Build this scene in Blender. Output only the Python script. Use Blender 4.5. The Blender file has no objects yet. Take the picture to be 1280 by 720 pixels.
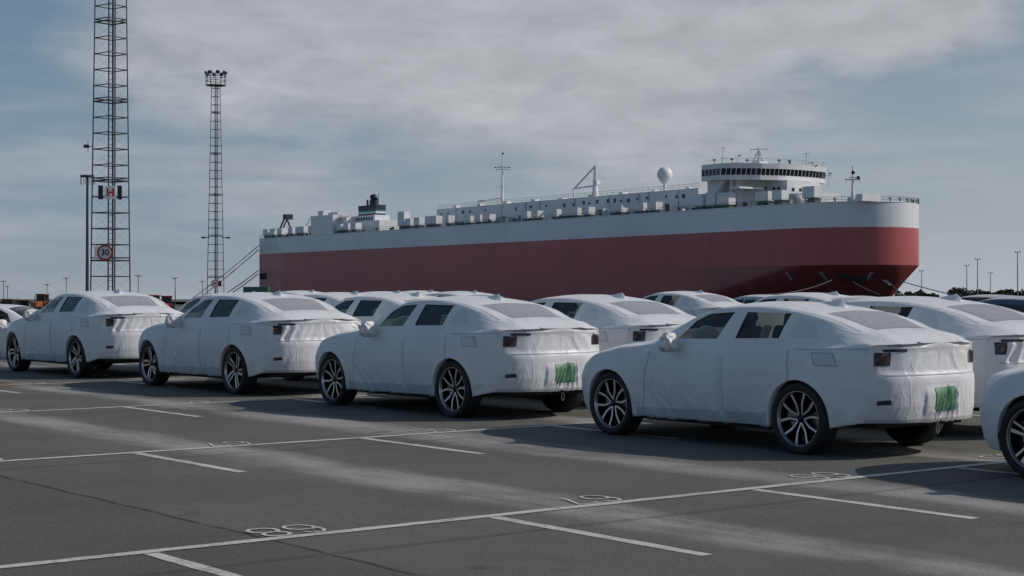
import bpy, bmesh, math, random
import numpy as np
from mathutils import Matrix, Vector
R = math.radians
S = bpy.context.scene
COL = S.collection
random.seed(7)

# ------------------------------------------------------------------ camera
FPX = 2099.0                       # focal length in photo pixels (1280 wide)
CAMH = 1.546
LOT_TILT = R(0.37)                 # the lot rises gently away from the camera
cam_d = bpy.data.cameras.new("camera")
cam = bpy.data.objects.new("camera", cam_d); COL.objects.link(cam)
cam_d.sensor_width = 36.0
cam_d.lens = 36.0 * FPX / 1280.0
cam_d.clip_start = 0.1; cam_d.clip_end = 20000
cam.location = (0, 0, CAMH)
cam.rotation_euler = (math.pi / 2 + LOT_TILT - math.atan(1.5 / FPX), 0, 0)
S.camera = cam

# ------------------------------------------------------------------ sun, sky, exposure
TH = 0.6603
U = Vector((-math.sin(TH), math.cos(TH), 0))      # along the stalls, away to the left (cars point this way)
V = Vector((math.cos(TH), math.sin(TH), 0))       # along the long painted lines
SUN_PHI = R(35); SUN_EL = R(34)
sh = V * math.cos(SUN_PHI) - U * math.sin(SUN_PHI)
sun_dir = Vector((sh.x * math.cos(SUN_EL), sh.y * math.cos(SUN_EL), math.sin(SUN_EL)))
sl = bpy.data.lights.new("sun", 'SUN'); sl.energy = 4.4; sl.angle = R(0.53); sl.color = (1.0, 0.935, 0.88)
so = bpy.data.objects.new("sun", sl); COL.objects.link(so)
so.rotation_euler = sun_dir.to_track_quat('Z', 'Y').to_euler()
S.view_settings.view_transform = 'Standard'; S.view_settings.look = 'None'
S.view_settings.exposure = -0.72; S.view_settings.gamma = 1.0

W = bpy.data.worlds.new("World"); S.world = W; W.use_nodes = True
wn = W.node_tree; wn.nodes.clear()
def N(nt, t, **kw):
    n = nt.nodes.new(t)
    for k, v in kw.items(): setattr(n, k, v)
    return n
def lk(nt, a, b): nt.links.new(a, b)
def mth(nt, op, a, b=None, c=None, clamp=False):
    n = nt.nodes.new('ShaderNodeMath'); n.operation = op; n.use_clamp = clamp
    for i, x in enumerate((a, b, c)):
        if x is None: continue
        if isinstance(x, (int, float)): n.inputs[i].default_value = x
        else: nt.links.new(x, n.inputs[i])
    return n.outputs[0]
def noise(nt, vec, scale, detail=4, rough=0.55, dist=0.0):
    n = nt.nodes.new('ShaderNodeTexNoise'); n.inputs['Scale'].default_value = scale
    n.inputs['Detail'].default_value = detail; n.inputs['Roughness'].default_value = rough
    n.inputs['Distortion'].default_value = dist
    if vec is not None: nt.links.new(vec, n.inputs['Vector'])
    return n.outputs['Fac']
def mixc(nt, fac, a, b, blend='MIX'):
    n = nt.nodes.new('ShaderNodeMix'); n.data_type = 'RGBA'; n.blend_type = blend
    for sock, x in ((n.inputs[0], fac), (n.inputs[6], a), (n.inputs[7], b)):
        if isinstance(x, (int, float)): sock.default_value = x
        elif isinstance(x, tuple): sock.default_value = (*x, 1) if len(x) == 3 else x
        else: nt.links.new(x, sock)
    return n.outputs[2]
def sstep(nt, x, lo, hi):
    n = nt.nodes.new('ShaderNodeMapRange'); n.interpolation_type = 'SMOOTHSTEP'
    n.inputs['From Min'].default_value = lo; n.inputs['From Max'].default_value = hi
    nt.links.new(x, n.inputs['Value']); return n.outputs['Result']

sky = N(wn, 'ShaderNodeTexSky', sky_type='NISHITA', sun_disc=False)
sky.sun_elevation = SUN_EL; sky.sun_rotation = math.atan2(sun_dir.x, sun_dir.y)
sky.altitude = 0; sky.air_density = 1.0; sky.dust_density = 1.2; sky.ozone_density = 1.0
tc = N(wn, 'ShaderNodeTexCoord'); sep = N(wn, 'ShaderNodeSeparateXYZ'); lk(wn, tc.outputs['Generated'], sep.inputs[0])
dx, dy, dz = sep.outputs
zc = mth(wn, 'MAXIMUM', dz, 0.0)
el = mth(wn, 'ADD', zc, 0.10)
cmb = N(wn, 'ShaderNodeCombineXYZ')                       # cloud layer seen in perspective
lk(wn, mth(wn, 'DIVIDE', dx, el), cmb.inputs[0]); lk(wn, mth(wn, 'DIVIDE', dy, el), cmb.inputs[1])
mp = N(wn, 'ShaderNodeMapping'); lk(wn, cmb.outputs[0], mp.inputs[0]); mp.inputs['Scale'].default_value = (1.0, 0.8, 1.0)
mp.inputs['Location'].default_value = (3.1, 1.7, 0.0)
n1 = noise(wn, mp.outputs[0], 0.9, 9, 0.60, 0.25)
n2 = noise(wn, mp.outputs[0], 4.6, 9, 0.62, 0.4)
n3 = noise(wn, mp.outputs[0], 0.35, 3, 0.5)
az = mth(wn, 'ARCTAN2', dx, dy)                           # azimuth from straight ahead
elv = mth(wn, 'ARCSINE', dz)
# broad cloud bank: its lower edge comes down from upper left to the right
az2 = mth(wn, 'MINIMUM', mth(wn, 'MULTIPLY', az, az), 0.20)
mpe = N(wn, 'ShaderNodeMapping'); lk(wn, tc.outputs['Generated'], mpe.inputs[0]); mpe.inputs['Scale'].default_value = (5.5, 5.5, 15.0); mpe.inputs['Rotation'].default_value = (0, R(16), 0)
nE = noise(wn, mpe.outputs[0], 1.0, 8, 0.55, 0.2)
edge = mth(wn, 'SUBTRACT', elv, mth(wn, 'MULTIPLY_ADD', az2, 1.15, mth(wn, 'MULTIPLY_ADD', az, -0.03, 0.068)))
bank = mth(wn, 'ADD', mth(wn, 'MULTIPLY', edge, 17.0), mth(wn, 'MULTIPLY', mth(wn, 'SUBTRACT', nE, 0.5), 3.2))
bank = mth(wn, 'ADD', bank, mth(wn, 'MULTIPLY', mth(wn, 'SUBTRACT', n2, 0.5), 0.5))
bank = sstep(wn, bank, -0.55, 0.65)
# clear patch towards the left of the bank
lf = sstep(wn, mth(wn, 'ADD', az, mth(wn, 'MULTIPLY', mth(wn, 'SUBTRACT', n1, 0.5), 0.16)), -0.285, -0.215)
bank = mth(wn, 'MULTIPLY', bank, lf)
# overhead and behind the deck breaks up into clear blue
brk = mth(wn, 'MAXIMUM', mth(wn, 'SUBTRACT', 1.0, sstep(wn, elv, 0.35, 0.8)), sstep(wn, n3, 0.52, 0.66))
brk = mth(wn, 'MAXIMUM', mth(wn, 'MULTIPLY', brk, mth(wn, 'SUBTRACT', 1.0, sstep(wn, mth(wn, 'ABSOLUTE', az), 0.9, 1.8))), sstep(wn, n3, 0.56, 0.70))
bank = mth(wn, 'MULTIPLY', bank, brk)
# thin streaky veil low over the horizon
mp2 = N(wn, 'ShaderNodeMapping'); lk(wn, tc.outputs['Generated'], mp2.inputs[0]); mp2.inputs['Scale'].default_value = (3.5, 3.5, 24.0)
n4 = noise(wn, mp2.outputs[0], 1.6, 7, 0.55, 0.3)
veil = mth(wn, 'MULTIPLY', sstep(wn, n4, 0.38, 0.72), mth(wn, 'SUBTRACT', 1.0, sstep(wn, elv, 0.07, 0.20)))
veil = mth(wn, 'MULTIPLY', veil, 0.62)
puff = sstep(wn, mth(wn, 'ADD', n1, mth(wn, 'MULTIPLY', n2, 0.35)), 0.72, 0.88)
mask = mth(wn, 'MAXIMUM', bank, veil)
mask = mth(wn, 'MAXIMUM', mask, mth(wn, 'MULTIPLY', puff, 0.25))
# elsewhere (behind and above) the deck is broken
skyc = sky.outputs[0]
hz = N(wn, 'ShaderNodeMapRange'); hz.inputs['From Min'].default_value = 0.0; hz.inputs['From Max'].default_value = 0.22
hz.inputs['To Min'].default_value = 1.0; hz.inputs['To Max'].default_value = 0.0; lk(wn, elv, hz.inputs['Value'])
hzf = mth(wn, 'POWER', hz.outputs[0], 1.3)
SKY_MUL = 1.0
base = mixc(wn, 1.0, skyc, (0.78, 0.88, 0.98), 'MULTIPLY')
sd = N(wn, 'ShaderNodeVectorMath', operation='DOT_PRODUCT'); lk(wn, tc.outputs['Generated'], sd.inputs[0]); sd.inputs[1].default_value = (sh.x, sh.y, 0)
tos = sstep(wn, sd.outputs['Value'], -0.40, 0.38)
base = mixc(wn, mth(wn, 'MULTIPLY', hzf, 0.93), base, mixc(wn, tos, (4.7, 5.5, 6.3), (7.3, 8.0, 8.7)))
base = mixc(wn, mth(wn, 'MULTIPLY', sstep(wn, elv, 0.0, 0.05), mth(wn, 'MULTIPLY_ADD', tos, -0.34, 0.42)), base, (2.5, 4.4, 6.6))
cb = N(wn, 'ShaderNodeMapRange'); cb.inputs['From Min'].default_value = 0.25; cb.inputs['From Max'].default_value = 0.75
cb.inputs['To Min'].default_value = 0.76; cb.inputs['To Max'].default_value = 1.26
mpc = N(wn, 'ShaderNodeMapping'); lk(wn, tc.outputs['Generated'], mpc.inputs[0]); mpc.inputs['Scale'].default_value = (20, 20, 44); mpc.inputs['Rotation'].default_value = (0, R(14), 0)
nC = noise(wn, mpc.outputs[0], 1.0, 8, 0.58, 0.5)
lk(wn, mth(wn, 'ADD', mth(wn, 'MULTIPLY', n2, 0.4), mth(wn, 'MULTIPLY', nC, 0.6)), cb.inputs['Value'])
cc = mixc(wn, n1, (6.5, 6.85, 7.5), (7.7, 7.7, 8.0))
cc = mixc(wn, 1.0, cc, cb.outputs[0], 'MULTIPLY')
out = mixc(wn, mth(wn, 'MULTIPLY', mask, 0.92), base, cc)
bg = N(wn, 'ShaderNodeBackground'); bg.inputs['Strength'].default_value = 0.10
lk(wn, out, bg.inputs['Color']); wo = N(wn, 'ShaderNodeOutputWorld'); lk(wn, bg.outputs[0], wo.inputs[0])

# ------------------------------------------------------------------ helpers
def new_mat(name):
    m = bpy.data.materials.new(name); m.use_nodes = True
    nt = m.node_tree; b = nt.nodes['Principled BSDF']
    return m, nt, b
def mat(name, col, rough=0.6, metal=0.0, var=0.0, vscale=3.0, bump=0.0, bscale=20.0, spec=0.5, coat=0.0, dirt=None):
    m, nt, b = new_mat(name)
    b.inputs['Roughness'].default_value = rough; b.inputs['Metallic'].default_value = metal
    b.inputs['Specular IOR Level'].default_value = spec; b.inputs['Coat Weight'].default_value = coat
    b.inputs['Base Color'].default_value = (*col, 1)
    t = N(nt, 'ShaderNodeTexCoord')
    if var > 0:
        f = noise(nt, t.outputs['Object'], vscale, 5, 0.6)
        d = tuple(c * (1 - var) for c in col) if dirt is None else dirt
        lk(nt, mixc(nt, sstep(nt, f, 0.35, 0.7), col, d), b.inputs['Base Color'])
    if bump > 0:
        bn = N(nt, 'ShaderNodeBump'); bn.inputs['Strength'].default_value = bump; bn.inputs['Distance'].default_value = 0.01
        lk(nt, noise(nt, t.outputs['Object'], bscale, 4), bn.inputs['Height']); lk(nt, bn.outputs[0], b.inputs['Normal'])
    return m
class MB:
    """collects boxes, tubes and so on into one mesh"""
    def __init__(s): s.v = []; s.f = []; s.mi = []; s.cur = 0
    def add(s, vs, fs):
        o = len(s.v); s.v += [tuple(p) for p in vs]; s.f += [tuple(i + o for i in f) for f in fs]; s.mi += [s.cur] * len(fs)
    def box(s, c, d, M=None):
        x, y, z = (k / 2 for k in d)
        vs = [Vector((sx * x, sy * y, sz * z)) for sz in (-1, 1) for sy in (-1, 1) for sx in (-1, 1)]
        if M is not None: vs = [M @ v for v in vs]
        vs = [v + Vector(c) for v in vs]
        s.add(vs, [(0, 2, 3, 1), (4, 5, 7, 6), (0, 1, 5, 4), (2, 6, 7, 3), (0, 4, 6, 2), (1, 3, 7, 5)])
    def tube(s, a, b, r, r2=None, n=8, cap=True):
        a = Vector(a); b = Vector(b); r2 = r if r2 is None else r2
        d = (b - a).normalized(); q = d.to_track_quat('Z', 'Y')
        vs = []
        for p, rr in ((a, r), (b, r2)):
            for i in range(n):
                t = 2 * math.pi * i / n; vs.append(p + q @ Vector((rr * math.cos(t), rr * math.sin(t), 0)))
        fs = [(i, (i + 1) % n, n + (i + 1) % n, n + i) for i in range(n)]
        if cap: fs += [tuple(range(n - 1, -1, -1)), tuple(range(n, 2 * n))]
        s.add(vs, fs)
    def poly_tube(s, pts, r, n=6):
        for a, b in zip(pts, pts[1:]): s.tube(a, b, r, None, n)
    def lathe(s, prof, n=32, axis='Z', c=(0, 0, 0), closed=False):
        vs = []; c = Vector(c)
        for i in range(n):
            t = 2 * math.pi * i / n
            for (r, h) in prof:
                p = Vector((r * math.cos(t), r * math.sin(t), h)) if axis == 'Z' else Vector((r * math.cos(t), h, r * math.sin(t)))
                vs.append(p + c)
        k = len(prof); fs = []
        for i in range(n):
            j = (i + 1) % n
            for q in range(k if closed else k - 1):
                q2 = (q + 1) % k
                fs.append((i * k + q, j * k + q, j * k + q2, i * k + q2))
        s.add(vs, fs)
    def prism(s, pts, a, b, M=None):
        """pts: polygon in local xy; extruded from z=a to z=b; M maps local to object space"""
        n = len(pts)
        vs = [Vector((x, y, a)) for x, y in pts] + [Vector((x, y, b)) for x, y in pts]
        if M is not None: vs = [M @ v for v in vs]
        s.add(vs, [tuple(range(n - 1, -1, -1)), tuple(range(n, 2 * n))] + [(i, (i + 1) % n, n + (i + 1) % n, n + i) for i in range(n)])
    def mesh(s, name, mats, smooth=False):
        me = bpy.data.meshes.new(name); me.from_pydata(s.v, [], s.f)
        for m in (mats if isinstance(mats, (list, tuple)) else [mats]): me.materials.append(m)
        me.polygons.foreach_set('material_index', s.mi)
        bm = bmesh.new(); bm.from_mesh(me); bmesh.ops.recalc_face_normals(bm, faces=bm.faces); bm.to_mesh(me); bm.free()
        if smooth: me.polygons.foreach_set('use_smooth', [True] * len(me.polygons))
        return me
    def build(s, name, mats, parent=None, smooth=False, loc=None):
        return ob(name, s.mesh(name, mats, smooth), parent, loc)
def ob(name, me, parent=None, loc=None):
    o = bpy.data.objects.new(name, me); COL.objects.link(o)
    if parent is not None: o.parent = parent
    if loc is not None: o.location = loc
    return o
def tag(o, label=None, cat=None, group=None, kind=None):
    for k, v in (('label', label), ('category', cat), ('group', group), ('kind', kind)):
        if v: o[k] = v
    return o
def empty(name, loc=(0, 0, 0), rz=0.0):
    o = bpy.data.objects.new(name, None); COL.objects.link(o); o.location = loc; o.rotation_euler = (0, 0, rz)
    o.empty_display_size = 0.3; return o
def copy_tree(o, parent=None):
    c = o.copy(); COL.objects.link(c)
    if parent is not None: c.parent = parent
    for ch in list(o.children): copy_tree(ch, c)
    return c
def lot(x, y, z=0.0):                       # lot coordinates -> world (the lot plane is tilted about the X axis)
    return Vector((x, y * math.cos(LOT_TILT) - z * math.sin(LOT_TILT), y * math.sin(LOT_TILT) + z * math.cos(LOT_TILT)))
LOTM = Matrix.Rotation(LOT_TILT, 4, 'X')
def uv_(u, v, z=0.0): p = U * u + V * v; return Vector((p.x, p.y, z))

# vectorised value noise for cloth folds
_rs = np.random.RandomState(5); _T = _rs.rand(65536).astype(np.float64)
def vnoise(p, seed=0):
    i = np.floor(p).astype(np.int64); f = p - i; f = f * f * (3 - 2 * f); r = 0
    for a in (0, 1):
        for b in (0, 1):
            for c in (0, 1):
                h = ((i[..., 0] + a) * 73856093 ^ (i[..., 1] + b) * 19349663 ^ (i[..., 2] + c) * 83492791 ^ (seed * 7919)) & 65535
                w = (f[..., 0] if a else 1 - f[..., 0]) * (f[..., 1] if b else 1 - f[..., 1]) * (f[..., 2] if c else 1 - f[..., 2])
                r = r + _T[h] * w
    return r * 2 - 1
def ridge(p, seed=0): return 1 - 2 * np.abs(vnoise(p, seed))
def sm(x, a, b):
    t = np.clip((x - a) / (b - a), 0, 1); return t * t * (3 - 2 * t)

# ------------------------------------------------------------------ materials
def asphalt_mat():
    m, nt, b = new_mat("asphalt_surface")
    g = N(nt, 'ShaderNodeNewGeometry'); pos = g.outputs['Position']
    def dot(vec):
        n = N(nt, 'ShaderNodeVectorMath', operation='DOT_PRODUCT'); lk(nt, pos, n.inputs[0]); n.inputs[1].default_value = vec; return n.outputs['Value']
    u = dot(tuple(U)); v = dot(tuple(V))
    cmb = N(nt, 'ShaderNodeCombineXYZ'); lk(nt, mth(nt, 'MULTIPLY', u, 0.28), cmb.inputs[0]); lk(nt, v, cmb.inputs[1])
    big = noise(nt, pos, 0.35, 4, 0.6); mid = noise(nt, pos, 2.6, 5, 0.65); fine = noise(nt, pos, 48.0, 5, 0.85); grit = noise(nt, pos, 130.0, 2, 0.7)
    strk = noise(nt, cmb.outputs[0], 1.1, 6, 0.62, 0.3); strk2 = noise(nt, cmb.outputs[0], 5.0, 5, 0.62)
    col = mixc(nt, sstep(nt, big, 0.32, 0.68), (0.105, 0.103, 0.090), (0.134, 0.131, 0.114))
    col = mixc(nt, mth(nt, 'MULTIPLY', sstep(nt, mid, 0.38, 0.68), 0.35), col, (0.145, 0.141, 0.122))
    # pale dust left in bands along the stalls
    ph = mth(nt, 'ADD', mth(nt, 'DIVIDE', mth(nt, 'SUBTRACT', v, 7.55), 2.495), mth(nt, 'MULTIPLY', mth(nt, 'SUBTRACT', strk, 0.5), 0.45))
    fr = mth(nt, 'ABSOLUTE', mth(nt, 'SUBTRACT', mth(nt, 'FRACT', mth(nt, 'ADD', ph, 0.5)), 0.5))
    band = mth(nt, 'SUBTRACT', 1.0, sstep(nt, fr, 0.02, 0.20))
    amt = mth(nt, 'MULTIPLY', band, sstep(nt, mth(nt, 'ADD', big, mth(nt, 'MULTIPLY', mth(nt, 'SUBTRACT', strk2, 0.5), 0.5)), 0.22, 0.62))
    amt = mth(nt, 'MULTIPLY', amt, sstep(nt, v, 5.9, 6.9))
    col = mixc(nt, mth(nt, 'MULTIPLY', amt, 0.90), col, (0.33, 0.315, 0.30))
    amt2 = mth(nt, 'MULTIPLY', sstep(nt, strk2, 0.55, 0.78), sstep(nt, u, 12.0, 24.0))
    col = mixc(nt, mth(nt, 'MULTIPLY', amt2, 0.45), col, (0.23, 0.222, 0.20))
    # older, darker lane on the near left beyond the paving seam
    wob = mth(nt, 'MULTIPLY', mth(nt, 'SUBTRACT', noise(nt, pos, 2.2, 5, 0.7), 0.5), 0.11)
    vs = mth(nt, 'ADD', v, wob)
    lane = mth(nt, 'SUBTRACT', 1.0, sstep(nt, vs, 5.08, 5.16))
    col = mixc(nt, mth(nt, 'MULTIPLY', lane, 0.30), col, (0.062, 0.060, 0.054))
    seam = mth(nt, 'SUBTRACT', 1.0, sstep(nt, mth(nt, 'ABSOLUTE', mth(nt, 'SUBTRACT', vs, 5.12)), 0.010, 0.032))
    seam = mth(nt, 'MULTIPLY', seam, sstep(nt, noise(nt, pos, 3.3, 4), 0.30, 0.5))
    us = mth(nt, 'ADD', u, mth(nt, 'MULTIPLY', wob, 0.25))
    fu = mth(nt, 'ABSOLUTE', mth(nt, 'SUBTRACT', mth(nt, 'FRACT', mth(nt, 'DIVIDE', mth(nt, 'SUBTRACT', us, 5.55), 5.55)), 0.5))
    seam2 = mth(nt, 'MULTIPLY', mth(nt, 'SUBTRACT', 1.0, sstep(nt, fu, 0.002, 0.014)), 0.45)
    sA = mth(nt, 'MAXIMUM', seam, seam2)
    col = mixc(nt, mth(nt, 'MULTIPLY', sA, 0.75), col, (0.028, 0.028, 0.028))
    # dark drips and oil marks
    spot = sstep(nt, noise(nt, pos, 1.7, 3, 0.5), 0.67, 0.76)
    col = mixc(nt, mth(nt, 'MULTIPLY', spot, 0.45), col, (0.040, 0.040, 0.038))
    # rusty sand patch at the far left
    d = N(nt, 'ShaderNodeVectorMath', operation='DISTANCE'); lk(nt, pos, d.inputs[0]); d.inputs[1].default_value = (-8.55, 26.4, 0.17)
    pt = mth(nt, 'SUBTRACT', 1.0, sstep(nt, mth(nt, 'ADD', d.outputs['Value'], mth(nt, 'MULTIPLY', mth(nt, 'SUBTRACT', mid, 0.5), 2.2)), 0.75, 1.15))
    col = mixc(nt, mth(nt, 'MULTIPLY', pt, 0.9), col, (0.13, 0.075, 0.042))
    tx = N(nt, 'ShaderNodeMapRange'); tx.inputs['From Min'].default_value = 0.25; tx.inputs['From Max'].default_value = 0.75
    tx.inputs['To Min'].default_value = 0.40; tx.inputs['To Max'].default_value = 1.66; lk(nt, fine, tx.inputs['Value'])
    col = mixc(nt, 1.0, col, tx.outputs[0], 'MULTIPLY')
    fk = mth(nt, 'MULTIPLY', sstep(nt, noise(nt, pos, 11.0, 2, 0.5), 0.755, 0.80), sstep(nt, noise(nt, pos, .6, 2, 0.5), 0.50, 0.58))
    col = mixc(nt, mth(nt, 'MULTIPLY', fk, 0.8), col, (0.40, 0.39, 0.36))
    gx = sstep(nt, grit, 0.62, 0.74); col = mixc(nt, mth(nt, 'MULTIPLY', gx, 0.60), col, (0.26, 0.255, 0.24))
    lk(nt, col, b.inputs['Base Color']); b.inputs['Roughness'].default_value = 0.9; b.inputs['Specular IOR Level'].default_value = 0.2
    bn = N(nt, 'ShaderNodeBump'); bn.inputs['Strength'].default_value = 0.6; bn.inputs['Distance'].default_value = 0.01
    h = mth(nt, 'ADD', fine, mth(nt, 'MULTIPLY', grit, 0.5)); h = mth(nt, 'SUBTRACT', h, mth(nt, 'MULTIPLY', sA, 1.0))
    lk(nt, h, bn.inputs['Height']); lk(nt, bn.outputs[0], b.inputs['Normal'])
    return m
def paint_mat():
    m, nt, b = new_mat("worn_road_paint")
    g = N(nt, 'ShaderNodeNewGeometry'); pos = g.outputs['Position']
    a = noise(nt, pos, 26.0, 5, 0.75); c = noise(nt, pos, 2.2, 4, 0.6)
    w = sstep(nt, mth(nt, 'ADD', a, mth(nt, 'MULTIPLY', c, 0.55)), 0.74, 0.98)
    lk(nt, mixc(nt, mth(nt, 'MULTIPLY', w, 0.85), (0.54, 0.53, 0.48), (0.19, 0.185, 0.165)), b.inputs['Base Color'])
    b.inputs['Roughness'].default_value = 0.8
    return m
def cover_mat(name, col, rough=0.5, fine=1.0, pleat=None, alpha=None):
    m, nt, b = new_mat(name)
    t = N(nt, 'ShaderNodeTexCoord'); o = t.outputs['Object']
    f = noise(nt, o, 1.3, 4, 0.6)
    sz_ = N(nt, 'ShaderNodeSeparateXYZ'); lk(nt, o, sz_.inputs[0])
    dirt = mth(nt, 'MULTIPLY', mth(nt, 'SUBTRACT', 1.0, sstep(nt, sz_.outputs[2], .22, .62)), sstep(nt, noise(nt, o, 5.0, 5, 0.7), .42, .68))
    cc_ = mixc(nt, sstep(nt, f, 0.35, 0.7), col, tuple(c * 0.90 for c in col))
    lk(nt, mixc(nt, mth(nt, 'MULTIPLY', dirt, .38), cc_, (.33, .31, .28)), b.inputs['Base Color'])
    b.inputs['Roughness'].default_value = rough; b.inputs['Specular IOR Level'].default_value = 0.35
    b.inputs['Sheen Weight'].default_value = 0.25; b.inputs['Sheen Roughness'].default_value = 0.4
    mp = N(nt, 'ShaderNodeMapping'); lk(nt, o, mp.inputs[0]); mp.inputs['Rotation'].default_value = (0, R(38), 0); mp.inputs['Scale'].default_value = (1.3, 3.0, 6.0)
    r1 = noise(nt, mp.outputs[0], 1.0, 5, 0.6, 1.2)
    mp2 = N(nt, 'ShaderNodeMapping'); lk(nt, o, mp2.inputs[0]); mp2.inputs['Scale'].default_value = (4.0, 5.0, 4.0)
    r2 = noise(nt, mp2.outputs[0], 1.6, 6, 0.62, 0.8)
    h = mth(nt, 'ADD', mth(nt, 'MULTIPLY', mth(nt, 'ABSOLUTE', mth(nt, 'SUBTRACT', r1, 0.5)), 0.55), mth(nt, 'MULTIPLY', r2, 0.22))
    for k_, (rot, sc_) in enumerate((((0.3, R(52), 0.2), (1.6, 7.0, 0.9)), ((0.1, R(-25), 0.5), (1.0, 6.0, 5.0)))):
        mq = N(nt, 'ShaderNodeMapping'); lk(nt, o, mq.inputs[0]); mq.inputs['Rotation'].default_value = rot; mq.inputs['Scale'].default_value = sc_; mq.inputs['Location'].default_value = (k_ * 3.3, 1.7, .4)
        cr_ = noise(nt, mq.outputs[0], 1.0, 2, 0.4, 0.25)
        thin = mth(nt, 'POWER', mth(nt, 'SUBTRACT', 1.0, mth(nt, 'MULTIPLY', mth(nt, 'ABSOLUTE', mth(nt, 'SUBTRACT', cr_, 0.5)), 2.0), clamp=True), 22.0)
        pm_ = sstep(nt, noise(nt, o, 1.9 + k_, 2, 0.5), 0.47, 0.62)
        h = mth(nt, 'ADD', h, mth(nt, 'MULTIPLY', mth(nt, 'MULTIPLY', thin, pm_), 0.30))
    if pleat:
        mp3 = N(nt, 'ShaderNodeMapping'); lk(nt, o, mp3.inputs[0]); mp3.inputs['Scale'].default_value = pleat
        mp3.inputs['Rotation'].default_value = (0, 0, R(14))
        r3 = noise(nt, mp3.outputs[0], 1.0, 4, 0.6, 0.5)
        h = mth(nt, 'ADD', h, mth(nt, 'MULTIPLY', mth(nt, 'ABSOLUTE', mth(nt, 'SUBTRACT', r3, 0.5)), 4.5))
    bn = N(nt, 'ShaderNodeBump'); bn.inputs['Strength'].default_value = 0.55 * fine; bn.inputs['Distance'].default_value = 0.02
    lk(nt, h, bn.inputs['Height'])
    weave = noise(nt, o, 160.0, 2, 0.5)
    b2 = N(nt, 'ShaderNodeBump'); b2.inputs['Strength'].default_value = 0.15; b2.inputs['Distance'].default_value = 0.003
    lk(nt, weave, b2.inputs['Height']); lk(nt, bn.outputs[0], b2.inputs['Normal']); lk(nt, b2.outputs[0], b.inputs['Normal'])
    tl_ = N(nt, 'ShaderNodeBsdfTranslucent'); tl_.inputs['Color'].default_value = (*col, 1); mx_ = N(nt, 'ShaderNodeMixShader'); mx_.inputs[0].default_value = 0.11
    lk(nt, b.outputs[0], mx_.inputs[1]); lk(nt, tl_.outputs[0], mx_.inputs[2]); lk(nt, mx_.outputs[0], nt.nodes['Material Output'].inputs[0])
    return m
def glass_mat():
    m, nt, b = new_mat("tinted_car_glass")
    for l in list(nt.links): nt.links.remove(l)
    gl = N(nt, 'ShaderNodeBsdfGlossy'); gl.inputs['Roughness'].default_value = 0.03; gl.inputs['Color'].default_value = (0.9, 0.95, 0.95, 1)
    tr = N(nt, 'ShaderNodeBsdfTransparent'); tr.inputs['Color'].default_value = (0.78, 0.86, 0.82, 1)
    fr = N(nt, 'ShaderNodeFresnel'); fr.inputs['IOR'].default_value = 1.5
    mx = N(nt, 'ShaderNodeMixShader'); lk(nt, fr.outputs[0], mx.inputs[0]); lk(nt, tr.outputs[0], mx.inputs[1]); lk(nt, gl.outputs[0], mx.inputs[2])
    lk(nt, mx.outputs[0], nt.nodes['Material Output'].inputs[0])
    return m
M = {}
M['asphalt'] = asphalt_mat(); M['paint'] = paint_mat()
M['cover'] = cover_mat("white_protective_cloth", (0.83, 0.825, 0.83), 0.38)
M['film'] = cover_mat("grey_window_mesh", (0.42, 0.42, 0.435), 0.38, 1.0, pleat=(1.5, 16.0, 2.0))
M['film2'] = cover_mat("thin_cloth_panel", (0.72, 0.73, 0.75), 0.45, 0.6)
M['hem'] = cover_mat("stitched_hem", (0.52, 0.53, 0.55), 0.6, 0.5)
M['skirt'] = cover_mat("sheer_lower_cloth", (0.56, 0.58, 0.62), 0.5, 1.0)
M['glass'] = glass_mat()
M['rubber'] = mat("tyre_rubber", (0.018, 0.018, 0.019), 0.75, bump=0.3, bscale=60)
M['blackmetal'] = mat("black_wheel_metal", (0.02, 0.021, 0.024), 0.3, 0.6)
M['silver'] = mat("machined_aluminium", (0.62, 0.61, 0.61), 0.30, 0.85)
M['disc'] = mat("brake_disc_steel", (0.25, 0.25, 0.26), 0.4, 0.9)
M['under'] = mat("black_underbody_plastic", (0.015, 0.015, 0.016), 0.8, var=0.3)
M['light'] = mat("dark_tail_lamp", (0.022, 0.009, 0.012), 0.15, coat=0.5)
M['strip'] = mat("dark_reinforcing_strip", (0.05, 0.05, 0.06), 0.5, var=0.6, vscale=40)
M['seat'] = mat("pale_seat_wrap", (0.80, 0.84, 0.74), 0.5, var=0.2, bump=0.4, bscale=10)
M['darkseat'] = mat("dark_seat_cloth", (0.04, 0.04, 0.04), 0.8)
def green_mat():
    m, nt, b = new_mat("green_transit_sheet")
    t = N(nt, 'ShaderNodeTexCoord'); o = t.outputs['Object']
    f = noise(nt, o, 14, 5, 0.6, 0.4); c = mixc(nt, sstep(nt, f, 0.36, 0.70), (0.17, 0.33, 0.18), (0.12, 0.26, 0.15))
    f2 = noise(nt, o, 8, 3, 0.6); c = mixc(nt, sstep(nt, f2, 0.58, 0.68), c, (0.04, 0.14, 0.17))
    lk(nt, c, b.inputs['Base Color']); b.inputs['Roughness'].default_value = 0.4
    bn = N(nt, 'ShaderNodeBump'); bn.inputs['Strength'].default_value = 0.5; lk(nt, f, bn.inputs['Height']); lk(nt, bn.outputs[0], b.inputs['Normal'])
    return m
M['green'] = green_mat()
M['galv'] = mat("galvanised_steel", (0.36, 0.38, 0.40), 0.6, 0.3, var=0.3)
M['mastpaint'] = mat("dark_mast_steel", (0.05, 0.058, 0.07), 0.6, 0.3, var=0.3)
M['signwhite'] = mat("sign_white", (0.75, 0.75, 0.75), 0.5, var=0.05)
M['signred'] = mat("sign_red", (0.48, 0.03, 0.03), 0.5)
M['signblack'] = mat("sign_black", (0.02, 0.02, 0.02), 0.5)
M['rope'] = mat("mooring_rope", (0.10, 0.115, 0.13), 0.9)
M['shipwhite'] = None

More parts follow.
